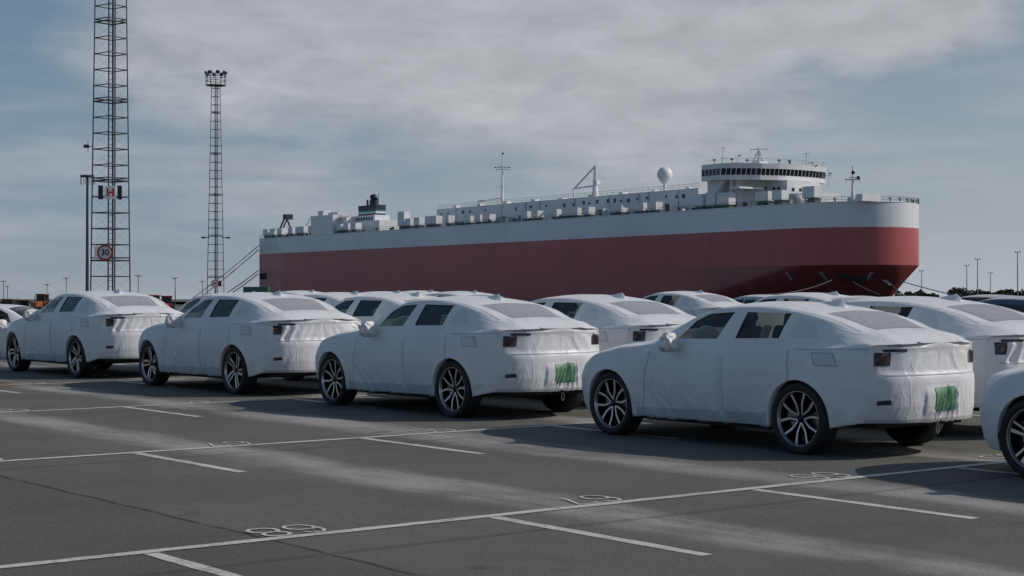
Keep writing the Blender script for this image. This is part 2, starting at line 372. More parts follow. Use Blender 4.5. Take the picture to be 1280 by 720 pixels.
# ------------------------------------------------------------------ lot and ground
def sheet(name, fn, xs, ys, m, zfun):
    vs = [(x, y, zfun(x, y)) for y in ys for x in xs]; nx = len(xs)
    fs = [(j * nx + i, j * nx + i + 1, (j + 1) * nx + i + 1, (j + 1) * nx + i) for j in range(len(ys) - 1) for i in range(nx - 1)]
    me = bpy.data.meshes.new(name); me.from_pydata(vs, [], fs); me.materials.append(m); return ob(name, me)
tl = math.tan(LOT_TILT)
def land_z(x, y):
    z = min(max(y, -40), 62) * tl
    if y > 62: z = z - 1.2 * min(1, (y - 62) / 30)
    return z
ground = sheet('parking_lot', None, [-300, -60, -30, 0, 30, 60, 300], [-40, -10, 0, 10, 20, 30, 40, 50, 62, 77, 92, 200], M['asphalt'], land_z)
tag(ground, 'grey worn asphalt parking lot with pale dusty bands', None, None, 'structure')
M['quay'] = mat("quay_concrete", (0.14, 0.138, 0.13), 0.9, var=0.3, vscale=0.05)
# ship frame: F forward, P towards port
SF = Vector((0.565, -0.825, 0)); SP = Vector((0.825, 0.565, 0)); S0 = Vector((56.6, 330, 0))
def shp(s, lat, z=0.0): p = S0 - SF * s + SP * lat; return Vector((p.x, p.y, z))
q = MB()
A = shp(900, -7); B = shp(-900, -7)
q.add([(-2500, 200, -0.81), (2500, 200, -0.81), (B.x, B.y, -0.81), (A.x, A.y, -0.81), (A.x, A.y, -6), (B.x, B.y, -6)], [(0, 1, 2, 3), (3, 2, 5, 4)])
qo = q.build('quay', M['quay']); tag(qo, 'pale concrete quay between the lot and the ship', None, None, 'structure')
q = MB(); q.add([(-12000, -9000, -12), (12000, -9000, -12), (12000, 14000, -12), (-12000, 14000, -12)], [(0, 1, 2, 3)])
M['earth'] = mat("distant_earth", (0.10, 0.105, 0.09), 0.95, var=0.3, vscale=0.01)
tag(q.build('ground', M['earth']), 'flat dull ground running to the horizon', None, None, 'structure')
wm, nt, b = new_mat("harbour_water"); b.inputs['Base Color'].default_value = (0.03, 0.045, 0.05, 1); b.inputs['Roughness'].default_value = 0.15
bn = N(nt, 'ShaderNodeBump'); bn.inputs['Strength'].default_value = 0.4; t = N(nt, 'ShaderNodeTexCoord'); lk(nt, noise(nt, t.outputs['Object'], 0.8, 5), bn.inputs['Height']); lk(nt, bn.outputs[0], b.inputs['Normal'])
q = MB(); C_ = shp(900, 190); D_ = shp(-900, 190)
q.add([(A.x, A.y, -4), (B.x, B.y, -4), (D_.x, D_.y, -4), (C_.x, C_.y, -4)], [(0, 1, 2, 3)])
tag(q.build('water', wm), 'dark harbour water under the moored ship', None, None, 'structure')
q = MB(); e2 = shp(900, 2600); e3 = shp(-900, 2600)
q.add([(C_.x, C_.y, -2.5), (D_.x, D_.y, -2.5), (e3.x, e3.y, -2.5), (e2.x, e2.y, -2.5), (C_.x, C_.y, -6), (D_.x, D_.y, -6)], [(0, 1, 2, 3), (0, 4, 5, 1)])
tag(q.build('far_bank', M['earth']), 'low far bank of the dock behind the ship', None, None, 'structure')

# painted lines and stall numbers, parts of the lot
LINES = [9.03, 14.51, 20.13, 25.7, 31.3]; VC = [4.32 + 2.495 * k for k in range(-4, 12)]
def flat_strip(p, q_, w, z0, name, wob=0.006):
    a = Vector(p); b_ = Vector(q_); d = (b_ - a); L = d.length; d.normalize(); n = Vector((-d.y, d.x, 0)); k = max(2, int(L / 0.12))
    vs = []; rr = random.Random(int(a.x * 991 + a.y * 77))
    for i in range(k + 1):
        c = a + d * (L * i / k)
        for sgn in (-1, 1): vs.append(lot(*(c + n * sgn * (w / 2 + rr.uniform(-wob, wob))).xy, z0))
    fs = [(2 * i, 2 * i + 1, 2 * i + 3, 2 * i + 2) for i in range(k)]
    me = bpy.data.meshes.new(name); me.from_pydata(vs, [], fs); me.materials.append(M['paint']); return ob(name, me, ground)
for k, u0 in enumerate(LINES):
    flat_strip(uv_(u0, -4), uv_(u0, 20), 0.10, 0.005, 'painted_line')
    for v0 in VC:
        if 1.5 < v0 < 20: flat_strip(uv_(u0 - 0.06, v0), uv_(u0 - 2.08, v0), 0.095, 0.003, 'painted_line')
GL = {'6': [[(0.92, 0.86), (0.72, 1), (0.3, 1), (0.04, 0.78), (0, 0.3), (0.22, 0), (0.76, 0), (1, 0.18), (1, 0.42), (0.76, 0.58), (0.28, 0.58), (0.02, 0.42)]],
      '7': [[(0.0, 0.84), (0.02, 1.0), (1, 1), (0.42, 0.22), (0.38, 0.0)]],
      '8': [[(0.28, 0.54), (0.06, 0.70), (0.06, 0.88), (0.28, 1), (0.72, 1), (0.94, 0.88), (0.94, 0.70), (0.72, 0.54), (0.28, 0.54), (0, 0.38), (0, 0.16), (0.26, 0), (0.74, 0), (1, 0.16), (1, 0.38), (0.72, 0.54)]],
      '5': [[(0.95, 1), (0.08, 1), (0.04, 0.56), (0.3, 0.62), (0.74, 0.62), (1, 0.44), (1, 0.18), (0.74, 0), (0.24, 0), (0.0, 0.14)]],
      '9': [[(0.08, 0.14), (0.28, 0), (0.7, 0), (0.96, 0.22), (1, 0.7), (0.78, 1), (0.24, 1), (0, 0.82), (0, 0.58), (0.24, 0.42), (0.72, 0.42), (0.98, 0.58)]],
      '4': [[(0.72, 0), (0.72, 1), (0.0, 0.3), (1, 0.3)]]}
def number(txt, uc, vcen, h=0.34, w=0.185, gap=0.075, st=0.030):
    q = MB(); tot = len(txt) * w + (len(txt) - 1) * gap; zz = 0.0065
    for i, ch in enumerate(txt):
        x0 = -tot / 2 + i * (w + gap)
        for li, pl in enumerate(GL[ch]):
            P = [Vector((x0 + x * w, y * h, 0)) for x, y in pl]; L_, R_ = [], []
            for j, p in enumerate(P):
                d = ((P[min(j + 1, len(P) - 1)] - P[j]).normalized() + (P[j] - P[max(j - 1, 0)]).normalized())
                if d.length < 1e-6: d = P[min(j + 1, len(P) - 1)] - P[j]
                d.normalize(); n = Vector((-d.y, d.x, 0)) * st / 2; L_.append(p + n); R_.append(p - n)
            def tr(p):        # text reads from the far side: right = -V, up = -U
                g = uv_(uc + h - p.y, vcen - p.x); return lot(g.x, g.y, zz)
            vs = [tr(p) for p in L_] + [tr(p) for p in R_]; k = len(P)
            q.add(vs, [(j, j + 1, k + j + 1, k + j) for j in range(k - 1)])
    return q.build('stall_number', M['paint'], ground)
for u0 in LINES[:4]:
    for k in range(-3, 5):
        n = 68 - k
        txt = str(n)
        if all(c in GL for c in txt): number(txt, u0 + 0.075, 4.32 + 2.495 * k + 1.08)

# ------------------------------------------------------------------ cars
def herm(xk, yk, x):
    xk = np.array(xk, float); yk = np.array(yk, float); x = np.asarray(x, float)
    d = np.diff(yk) / np.diff(xk); m = np.zeros_like(yk); m[1:-1] = (d[1:] + d[:-1]) / 2; m[0] = d[0]; m[-1] = d[-1]
    for i in range(1, len(yk) - 1):
        if d[i - 1] * d[i] <= 0: m[i] = 0
    i = np.clip(np.searchsorted(xk, x) - 1, 0, len(xk) - 2); h = xk[i + 1] - xk[i]; t = (x - xk[i]) / h
    return (2 * t**3 - 3 * t**2 + 1) * yk[i] + (t**3 - 2 * t**2 + t) * h * m[i] + (-2 * t**3 + 3 * t**2) * yk[i + 1] + (t**3 - t**2) * h * m[i + 1]
TB = np.array([  # X, ymax, zshoulder, yg, zg, yr, zr, zc
 [-0.72, .815, 1.035, .735, 1.075, .52, 1.125, 1.150],
 [-0.64, .842, 1.032, .750, 1.075, .54, 1.140, 1.168],
 [-0.45, .880, 1.022, .765, 1.070, .57, 1.200, 1.230],
 [-0.20, .910, 1.008, .785, 1.066, .61, 1.278, 1.314],
 [ 0.10, .925, .992, .805, 1.060, .615, 1.345, 1.392],
 [ 0.50, .928, .975, .820, 1.050, .62, 1.395, 1.446],
 [ 0.90, .928, .965, .828, 1.040, .62, 1.410, 1.464],
 [ 1.30, .928, .955, .832, 1.030, .62, 1.395, 1.450],
 [ 1.60, .930, .945, .835, 1.018, .62, 1.330, 1.388],
 [ 1.90, .932, .945, .835, 1.018, .625, 1.210, 1.255],
 [ 2.15, .934, .940, .835, 1.000, .64, 1.090, 1.120],
 [ 2.40, .936, .925, .830, .978, .63, 1.028, 1.045],
 [ 2.735, .936, .900, .815, .948, .60, .992, 1.006],
 [ 3.05, .905, .848, .765, .895, .55, .938, .950],
 [ 3.22, .850, .800, .705, .850, .50, .895, .908],
 [ 3.34, .770, .745, .630, .790, .44, .838, .852]])
X0, X1 = TB[0, 0], TB[-1, 0]; XW = (0.0, 2.735); RA = 0.372; ZW = 0.345
def body_arrays(seed, crease=1.0):
    xs = set(np.round(np.arange(X0, X1, 0.026), 4)); xs |= {X0, X1}
    st = []
    for x in sorted(xs):
        if all(abs(x - w) > RA + 0.012 for w in XW): st.append(x)
    for w in XW:
        st += [w + RA * math.cos(t) for t in np.linspace(0, math.pi, 35)]
        st += [w - RA - 0.004, w + RA + 0.004]
    st = np.array(sorted(x for x in st if X0 <= x <= X1)); n = len(st)
    T = {k: herm(TB[:, 0], TB[:, i], st) for i, k in enumerate(('x', 'ym', 'zs', 'yg', 'zg', 'yr', 'zr', 'zc')) if i}
    zb = np.interp(st, [-0.72, -0.5, -0.38, 0.4, 2.3, 3.1, 3.34], [.345, .30, .27, .245, .235, .20, .22])
    for w in XW:
        d = np.abs(st - w); ins = d <= RA + 1e-6
        zb = np.where(ins, ZW + np.sqrt(np.maximum(RA**2 - d**2, 0)), zb)
    zb = np.minimum(zb, T['zs'] - 0.12)
    NS = 36; rows_y, rows_z, rows_x = [], [], []
    def side_y(z, ym, zs):
        t = (z - 0.22) / (zs - 0.22); t = np.clip(t, -0.2, 1.0)
        p = np.interp(t, [-.2, 0, .12, .3, .55, .75, .9, 1.0], [.93, .945, .965, .985, 1.0, .995, .975, .945]); return ym * p
    fl = np.stack([st, side_y(zb, T['ym'], T['zs']) - 0.10, zb + 0.03], -1); rows = [fl]
    for j in range(NS + 1):
        t = j / NS; z = zb + (T['zs'] - zb) * t; rows.append(np.stack([st, side_y(z, T['ym'], T['zs']), z], -1))
    ys = T['ym'] * .945
    md = ((T['yg'] * .54 + T['yr'] * .46), (T['zg'] * .48 + T['zr'] * .52)); hf = (T['yr'] * .55, T['zr'] * .32 + T['zc'] * .68); rl = (T['yr'], T['zr'])
    lo_ = tuple(r_ * .82 + m_ * .18 for r_, m_ in zip(rl, md)); hi_ = tuple(r_ * .84 + m_ * .16 for r_, m_ in zip(rl, hf))
    K = [(T['ym'] * .985, T['zs'] - .10), (ys, T['zs']), (T['yg'], T['zg']), md, lo_, hi_, hf, (0 * ys, T['zc']), (-hf[0], hf[1])]
    segn = [5, 6, 6, 4, 6, 7]
    for si in range(6):
        p0, p1, p2, p3 = K[si], K[si + 1], K[si + 2], K[si + 3]
        for j in range(1, segn[si] + 1):
            t = j / segn[si]; out_ = []
            for c in (0, 1):
                a, b_, cc_, d = p0[c], p1[c], p2[c], p3[c]; k = 0.42
                m1 = (cc_ - a) * k; m2 = (d - b_) * k
                out_.append((2*t**3-3*t**2+1)*b_ + (t**3-2*t**2+t)*m1 + (-2*t**3+3*t**2)*cc_ + (t**3-t**2)*m2)
            rows.append(np.stack([st, out_[0], out_[1]], -1))
    Gd = np.stack(rows, 0)                     # rows x stations x 3 (left half, last row = centre)
    Gd[-1, :, 1] = 0
    # arch lips
    for w in XW:
        d = np.hypot(Gd[..., 0] - w, Gd[..., 2] - ZW); lip = (1 - sm(d, .385, .45)) * (Gd[..., 2] > .2)
        Gd[1:, :, 1] += 0.020 * lip[1:]
    Rn = Gd.shape[0]
    right = Gd[:-1][::-1].copy(); right[..., 1] *= -1
    full = np.concatenate([Gd, right], 0); m = full.shape[0]
    # door shut-line shading folds and cloth relief are displaced below
    vs = full.reshape(-1, 3); fs = []
    for j in range(m - 1):
        for i in range(n - 1):
            fs.append((j * n + i, j * n + i + 1, (j + 1) * n + i + 1, (j + 1) * n + i))
    vs = list(map(tuple, vs))
    # end caps, rungs across
    CM = 110
    for end in (0, n - 1):
        grid = []
        for j in range(Rn - 1):
            a = j * n + end; b_ = (m - 1 - j) * n + end; pa = np.array(vs[a]); row = [a]
            bul = 0.26 if end == 0 else 0.24; pw = 3.2 if end == 0 else 2.6
            for c in range(1, CM):
                s_ = 1 - 2 * c / CM; y = pa[1] * s_
                bx = bul * (1 - abs(y / max(pa[1], .3)) ** pw) if pa[1] > .3 else bul
                fade = min(1.0, pa[1] / 0.45)
                row.append(len(vs)); vs.append((pa[0] + (-1 if end == 0 else 1) * bx * 1.0, y, pa[2]))
            row.append(b_); grid.append(row)
        ctr = (Rn - 1) * n + end
        # bring the centre line out with the cap bulge
        for j in range(len(grid) - 1):
            for c in range(CM):
                f = (grid[j][c], grid[j + 1][c], grid[j + 1][c + 1], grid[j][c + 1]); fs.append(f if end == 0 else f[::-1])
        top = grid[-1]
        for c in range(CM): fs.append((top[c], ctr, top[c + 1]) if end == 0 else (top[c], top[c + 1], ctr))
    P = np.array(vs)
    # bulge the top rows out to meet the caps, and give the end faces their profile
    bt = sm(-P[:, 0], -X0 - .30, -X0) * 0.26 * (1 - np.clip(np.abs(P[:, 1]) / .80, 0, 1) ** 3.2); insheet = np.arange(len(P)) < m * n
    P[:, 0] -= np.where(insheet & (P[:, 2] > .995), bt, 0)
    bt = sm(P[:, 0], X1 - .32, X1) * 0.24 * (1 - np.clip(np.abs(P[:, 1]) / .75, 0, 1) ** 2.6)
    P[:, 0] += np.where(insheet & (P[:, 2] > .66), bt, 0)
    P[:, 2] -= np.where((P[:, 0] < X0) & (P[:, 2] > 1.03), np.minimum((X0 - P[:, 0]) * .25, .055) * sm(P[:, 2], 1.03, 1.12), 0)
    wr = sm(-P[:, 0], .56, .74); gx = np.interp(P[:, 2], [.3, .42, .5, .72, .77, .82, .95, 1.01, 1.05, 1.09], [-.005, -.025, -.035, -.038, -.030, -.002, .004, .0, -.012, -.015])
    yc = sm(np.abs(P[:, 1]), .60, .80); P[:, 0] += (gx * (1 - yc) - .012 * yc) * wr
    wf = sm(P[:, 0], 3.08, 3.34); gx = np.interp(P[:, 2], [.18, .3, .5, .62, .72, .8], [-.05, .01, .04, .05, .02, -.02]); P[:, 0] += gx * wf
    return P, fs, n, m
def fold(P, Nn, seed, crease=1.0):
    X, Y, Z = P[:, 0], P[:, 1], P[:, 2]
    d = 0.0016 * vnoise(P * 1.6, seed) + 0.0004 * ridge(P * np.array([6, 6, 6.]), seed + 1)
    side = sm(np.abs(Y), .7, .85) * (Z < 1.02)
    # slanting pull folds on the lower front door and behind the front wheel
    a = (X * .72 + Z * .70); c = (X * .70 - Z * .72)
    q = np.stack([a * 2.2, c * 15.0, Y * 1.0], -1)
    msk = side * sm(X, 1.2, 1.75) * (1 - sm(X, 2.05, 2.45)) * (1 - sm(Z, .55, .85))
    d += 0.008 * msk * ridge(q, seed + 2)
    q = np.stack([(X * .8 - Z * .6) * 2.5, (X * .6 + Z * .8) * 16, Y], -1)
    msk = side * sm(-X, .30, .50) * (1 - sm(Z, .62, .85)); d += 0.006 * msk * ridge(q, seed + 3)
    # vertical door folds
    for xd in (1.02, 2.02): d -= 0.010 * side * np.exp(-((X - xd - .03 * vnoise(np.stack([Z * 4, Z * 0 + seed, Z * 0], -1))) / .014) ** 2)
    # sill hem sag
    d += 0.010 * side * (1 - sm(Z, .25, .36)) * vnoise(np.stack([X * 9, Z * 4, Y * 0], -1), seed + 4)
    # tail: gathered folds on the bumper, puckered panel above
    rear = sm(-X, .76, .82)
    gath = rear * (1 - sm(Z, .60, .70)) * (.3 + .7 * sm(Z, .36, .45)); q = np.stack([Y * 17 + 1.3 * vnoise(P * 3), Z * 2.2, X * 0], -1)
    gm = 0.15 + 0.85 * sm(vnoise(P * np.array([0, 2.2, 0]) + seed, seed), -.2, .4)
    d += 0.025 * gath * gm * ridge(q, seed + 5)
    pan = rear * sm(Z, .77, .83) * (1 - sm(Z, .98, 1.02)); q = np.stack([(Y * .85 + Z * .5 * np.sign(Y)) * 10, (Z * .85 - Y * .5) * 2.5, X * 0], -1)
    pm = np.exp(-((np.abs(Y) - .60) / .13) ** 2) + .22
    d += 0.032 * pan * pm * ridge(q, seed + 6)
    # top of the tailgate, pulled towards the corners
    tp = sm(-X, .48, .6) * (Z > 1.0); q = np.stack([Y * 12 + X * 4, X * 3.0, Z * 0], -1); d += 0.004 * tp * (1 - sm(-X, .70, .82)) * ridge(q, seed + 7)
    # roof sides and pillars
    gh = (Z > 1.02) * (X < 2.2); d += 0.002 * gh * ridge(np.stack([X * 5 + Z * 3, Y * 6, Z * 9], -1), seed + 8)
    hood = (X > 2.2) * (Z > .7); d += 0.002 * hood * ridge(np.stack([X * 3, Y * 8 + X * 2, Z * 0], -1), seed + 9)
    d = np.where(rear > .5, d * (1 - .75 * sm(np.abs(Y), .70, .80)), d)
    return P + Nn * (d * crease)[:, None]
def in_poly(poly, x, y):
    s0 = None
    for i in range(len(poly)):
        ax, ay = poly[i]; bx, by = poly[(i + 1) % len(poly)]
        c = (bx - ax) * (y - ay) - (by - ay) * (x - ax)
        if abs(c) < 1e-9: continue
        if s0 is None: s0 = c > 0
        elif (c > 0) != s0: return False
    return True
AX = {'side': (0, 2), 'rear': (1, 2), 'top': (0, 1)}
def cut_planes(poly, axes):
    a0, a1 = axes; cx = sum(p[0] for p in poly) / len(poly); cy = sum(p[1] for p in poly) / len(poly)
    for i in range(len(poly)):
        ax, ay = poly[i]; bx, by = poly[(i + 1) % len(poly)]
        nx, ny = (by - ay), -(bx - ax)
        if (cx - ax) * nx + (cy - ay) * ny > 0: nx, ny = -nx, -ny
        co = [0, 0, 0]; no = [0, 0, 0]; co[a0] = ax; co[a1] = ay; no[a0] = nx; no[a1] = ny
        yield Vector(co), Vector(no).normalized()
class Skin:
    def __init__(s, seed, crease=1.0):
        P, fs, n, m = body_arrays(seed)
        me = bpy.data.meshes.new('tmp'); me.from_pydata(P.tolist(), [], fs)
        bm = bmesh.new(); bm.from_mesh(me); bmesh.ops.recalc_face_normals(bm, faces=bm.faces)
        c = sum((f.normal.z * f.calc_area() for f in bm.faces if f.calc_center_median().z > .9))
        if c < 0: bmesh.ops.reverse_faces(bm, faces=bm.faces)
        bm.to_mesh(me); bm.free()
        nn = np.zeros(len(P) * 3); me.vertices.foreach_get('normal', nn); P2 = fold(P, nn.reshape(-1, 3), seed, crease)
        me.vertices.foreach_set('co', P2.ravel()); s.bm = bmesh.new(); s.bm.from_mesh(me); s.bm.normal_update(); bpy.data.meshes.remove(me)
    def pick(s, bm, poly, proj, sgn, pad=.06):
        a0, a1 = AX[proj]; x0 = min(p[0] for p in poly) - pad; x1 = max(p[0] for p in poly) + pad; y0 = min(p[1] for p in poly) - pad; y1 = max(p[1] for p in poly) + pad
        r = []
        for f in bm.faces:
            c = f.calc_center_median()
            if not (x0 < c[a0] < x1 and y0 < c[a1] < y1): continue
            if proj == 'side' and (c.y * sgn < .3): continue
            if proj == 'rear' and (c.x > -.66 or f.normal.x > -.12): continue
            if proj == 'top' and (c.z < .9): continue
            r.append(f)
        return r
    def patch(s, poly, proj, sgn=1, off=0.004):
        faces = s.pick(s.bm, poly, proj, sgn); b2 = bmesh.new(); vm = {}
        for f in faces:
            vv = []
            for v in f.verts:
                if v not in vm: vm[v] = b2.verts.new(v.co + v.normal * off)
                vv.append(vm[v])
            b2.faces.new(vv)
        for co, no in cut_planes(poly, AX[proj]):
            bmesh.ops.bisect_plane(b2, geom=b2.verts[:] + b2.edges[:] + b2.faces[:], plane_co=co, plane_no=no, clear_outer=True)
        return b2
    def hole(s, poly, proj, sgn=1):
        for co, no in cut_planes(poly, AX[proj]):
            fs = s.pick(s.bm, poly, proj, sgn, .10); es = {e for f in fs for e in f.edges}; vs = {v for f in fs for v in f.verts}
            bmesh.ops.bisect_plane(s.bm, geom=list(vs) + list(es) + fs, plane_co=co, plane_no=no)
        a0, a1 = AX[proj]; dl = [f for f in s.pick(s.bm, poly, proj, sgn) if in_poly(poly, f.calc_center_median()[a0], f.calc_center_median()[a1])]
        bmesh.ops.delete(s.bm, geom=dl, context='FACES')
def bm_obj(name, bm, m, parent=None, solid=0.0, smooth=True):
    me = bpy.data.meshes.new(name)
    if solid:
        bm.normal_update(); bmesh.ops.solidify(bm, geom=bm.faces[:], thickness=solid)
    bm.to_mesh(me); bm.free(); me.materials.append(m)
    if smooth: me.polygons.foreach_set('use_smooth', [True] * len(me.polygons))
    return ob(name, me, parent)
mir = lambda poly: [(-y, z) for y, z in poly]

# wheels
def tyre_mesh():
    q = MB(); q.lathe([(.262, .10), (.285, .118), (.315, .122), (.335, .112), (.345, .09), (.345, -.09), (.335, -.112), (.315, -.122), (.285, -.118), (.262, -.10)], 56, 'Y', closed=True)
    return q.mesh('tyre', M['rubber'], True)
def barrel_mesh():
    q = MB(); q.lathe([(.262, .10), (.254, .088), (.250, .04), (.235, -.03), (.232, -.09)], 48, 'Y'); q.lathe([(.235, -.02), (.03, -.045), (0.0, -.045)], 48, 'Y')
    q.tube((0, -.04, 0), (0, .066, 0), .05, .036, 20)
    return q.mesh('wheel', M['blackmetal'], True)
def bar(q, pts, w, y0, y1, w2=None):
    """flat bar through (r,angle) points, face at y1"""
    P = [Vector((r * math.sin(a), r * math.cos(a))) for r, a in pts]; L_, R_ = [], []
    for j, p in enumerate(P):
        d = (P[min(j + 1, len(P) - 1)] - P[max(j - 1, 0)]).normalized(); n = Vector((-d.y, d.x)); ww = w if w2 is None else w + (w2 - w) * j / (len(P) - 1)
        L_.append(p + n * ww / 2); R_.append(p - n * ww / 2)
    k = len(P)
    dish = lambda p: -0.020 * (1 - min(1, p.length / .24)) 
    vs = [(p.x, y + dish(p), p.y) for y in (y0, y1) for side in (L_, R_) for p in side]
    fs = []
    for j in range(k - 1):
        fs += [(2*k + j, 2*k + j + 1, 3*k + j + 1, 3*k + j), (j, k + j, k + j + 1, j + 1), (j, j + 1, 2*k + j + 1, 2*k + j), (k + j, 3*k + j, 3*k + j + 1, k + j + 1)]
    q.add(vs, fs)
def rim_mesh(kind):
    q = MB(); a5 = 2 * math.pi / 5
    for i in range(5):
        a = i * a5 + R(8)
        if kind == 'Y':
            for sg in (-1, 1):
                pts = [(.042, a + sg * R(4)), (.11, a + sg * R(19.5)), (.145, a + sg * R(21)), (.252, a + sg * R(16))]
                q.cur = 1; bar(q, pts, .036, .02, .070); q.cur = 0; bar(q, pts, .015, .070, .0745, .023)
        elif kind == 'B':
            for sg in (-1, 1):
                pts = [(.04, a + sg * R(20)), (.14, a + sg * R(13)), (.252, a + sg * R(8) + R(6))]
                q.cur = 1; bar(q, pts, .040, .02, .070, .055); q.cur = 0; bar(q, [pts[0], pts[1], (.252, pts[2][1])], .013 if sg > 0 else .018, .070, .0745, .022 if sg > 0 else .046)
        else:
            for k2 in (0, 1):
                aa = a + k2 * a5 / 2
                pts = [(.04, aa), (.25, aa + R(9) * (1 if k2 else -1))]
                q.cur = 1; bar(q, pts, .03, .02, .070); q.cur = 0; bar(q, pts, .014, .070, .0745, .020 if k2 else .034)
    q.cur = 0; q.lathe([(.249, .076), (.262, .104), (.2655, .104), (.2655, .098)], 56, 'Y')
    q.cur = 1; q.lathe([(0, .052), (.034, .052), (.040, .044)], 20, 'Y')
    return q.mesh('rim', [M['silver'], M['blackmetal']], False)
def disc_mesh():
    q = MB(); q.lathe([(0, .0), (.165, .0), (.165, -.02), (0, -.02)], 32, 'Y'); q.box((.11, -.004, .06), (.10, .05, .17)); return q.mesh('brake_disc', M['disc'])
W_T = tyre_mesh(); W_B = barrel_mesh(); W_D = disc_mesh(); W_R = {k: rim_mesh(k) for k in 'YBM'}
def add_wheel(parent, x, side, kind, spin, nm='wheel'):
    w = ob('wheel', W_B, parent, (x, side * .805, ZW)); w.rotation_euler = (0, spin, 0 if side > 0 else math.pi)
    ob('tyre', W_T, w); ob('rim', W_R[kind], w); ob('brake_disc', W_D, w)
    return w
def lump(c, d, seed, rough=.12, sub=3, name='x', m=None, parent=None):
    bm = bmesh.new(); bmesh.ops.create_icosphere(bm, subdivisions=sub, radius=1)
    P = np.array([v.co[:] for v in bm.verts]); k = 1 + rough * .6 * ridge(P * 1.6, seed) + rough * .7 * ridge(P * 3.6, seed + 1)
    P = np.sign(P) * np.abs(P) ** .8
    for v, p, kk in zip(bm.verts, P, k): v.co = Vector(p * kk * np.array(d)) + Vector(c)
    return bm_obj(name, bm, m, parent)
FRONTW = [(1.20, 1.085), (1.78, 1.07), (1.62, 1.26), (1.44, 1.335), (1.08, 1.358)]
REARW = [(.36, 1.11), (.94, 1.095), (.90, 1.36), (.32, 1.352)]
def make_car(seed, kind, green=False, name='wrapped_car'):
    root = empty(name); sk = Skin(seed)
    sk2 = []
    for sg in (1, -1):
        for w_ in (FRONTW, REARW): sk2.append(('side_window', sk.patch(w_, 'side', sg, -0.012), M['glass'], 0))
        sk2.append(('quarter_panel', sk.patch([(-.12, 1.13), (.24, 1.125), (.17, 1.33), (.0, 1.27)], 'side', sg, .003), M['film2'], 0))
        sk2.append(('tail_light', sk.patch([(-.875, .875), (-.80, .875), (-.79, 1.0), (-.875, 1.0)], 'side', sg, .004), M['light'], 0))
        sk2.append(('side_reflector', sk.patch([(-.905, .515), (-.82, .508), (-.82, .548), (-.905, .56)], 'side', sg, .004), M['strip'], 0))
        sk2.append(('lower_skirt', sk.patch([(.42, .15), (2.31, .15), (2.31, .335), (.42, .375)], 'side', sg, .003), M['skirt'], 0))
        sk2.append(('door_hem', sk.patch([(1.00, .3), (1.07, .3), (1.10, .93), (1.03, .93)], 'side', sg, .005), M['film2'], 0))
    sk2.append(('filler_flap_outline', sk.patch([(-.47, .86), (-.20, .86), (-.13, .99), (-.40, .99)], 'side', 1, .003), M['hem'], 0))
    sk2.append(('filler_flap', sk.patch([(-.455, .873), (-.215, .873), (-.155, .977), (-.385, .977)], 'side', 1, .006), M['film2'], 0))
    sk2.append(('rear_window', sk.patch([(.03, .44), (-.53, .37), (-.53, -.37), (.03, -.44)], 'top', 1, .003), M['film'], 0))
    sk2.append(('corner_strip', sk.patch([(.44, 1.005), (.66, 1.005), (.66, 1.032), (.44, 1.032)], 'rear', 1, .005), M['strip'], 0))
    sk2.append(('corner_strip', sk.patch([(-.69, 1.005), (-.58, 1.005), (-.58, 1.032), (-.69, 1.032)], 'rear', 1, .005), M['hem'], 0))
    sk2.append(('tailgate_hem', sk.patch([(-.70, .785), (.70, .785), (.70, .796), (-.70, .796)], 'rear', 1, .006), M['hem'], 0))
    sk2.append(('bumper_edge', sk.patch([(-.80, .33), (.80, .33), (.80, .375), (-.80, .375)], 'rear', 1, .005), M['hem'], 0))
    for sg in (1, -1):
        sk2.append(('cloth_seam', sk.patch([(-.5, sg * .555), (1.45, sg * .612), (1.45, sg * .624), (-.5, sg * .567)], 'top', 1, .005), M['hem'], 0))
        sk2.append(('cloth_seam', sk.patch([(-.74, 1.028), (.10, 1.008), (.10, 1.018), (-.74, 1.038)], 'side', sg, .005), M['hem'], 0))
        sk2.append(('cloth_seam', sk.patch([(.085, .62), (.097, .62), (.165, 1.01), (.153, 1.01)], 'side', sg, .005), M['hem'], 0))
        sk2.append(('cloth_seam', sk.patch([(2.19, .34), (2.20, .34), (2.12, .93), (2.11, .93)], 'side', sg, .004), M['hem'], 0))
    WS = [(1.50, .50), (2.02, .62), (2.02, -.62), (1.50, -.50)]
    sk2.append(('windscreen', sk.patch(WS, 'top', 1, -.012), M['glass'], 0)); sk.hole(WS, 'top')
    if green: sk2.append(('green_sheet', sk.patch([(-.17, .445), (.125, .44), (.135, .665), (-.16, .675)], 'rear', 1, .006), M['green'], 0))
    for sg in (1, -1):
        for w_ in (FRONTW, REARW): sk.hole(w_, 'side', sg)
    bm_obj('cloth_cover', sk.bm, M['cover'], root)
    for nm, b2, mm, sd in sk2:
        if len(b2.faces) == 0: b2.free(); continue
        bm_obj(nm, b2, mm, root, sd)
    # underbody: sills, floor, wheel houses
    q = MB(); q.box((1.37, 0, .27), (1.9, 1.62, .14)); q.box((-.56, 0, .36), (.34, 1.30, .16)); q.box((3.16, 0, .30), (.20, 1.30, .20)); q.box((1.37, 0, .40), (3.9, 1.16, .14))
    q.box((1.37, 0, .78), (1.9, 1.72, .04)); q.box((0, 0, .62), (.9, 1.2, .3)); q.box((2.735, 0, .62), (.9, 1.2, .3))
    for w_ in XW:
        for sg in (1, -1):
            pr = [(w_ + (RA + .015) * math.cos(t), ZW + (RA + .015) * math.sin(t)) for t in np.linspace(-.15, math.pi + .15, 18)]
            y0_, y1_ = sg * .60, sg * .85
            vs = [(x, y0_, z) for x, z in pr] + [(x, y1_, z) for x, z in pr]; k = len(pr)
            q.add(vs, [(i, i + 1, k + i + 1, k + i) for i in range(k - 1)] + [tuple(range(k))])
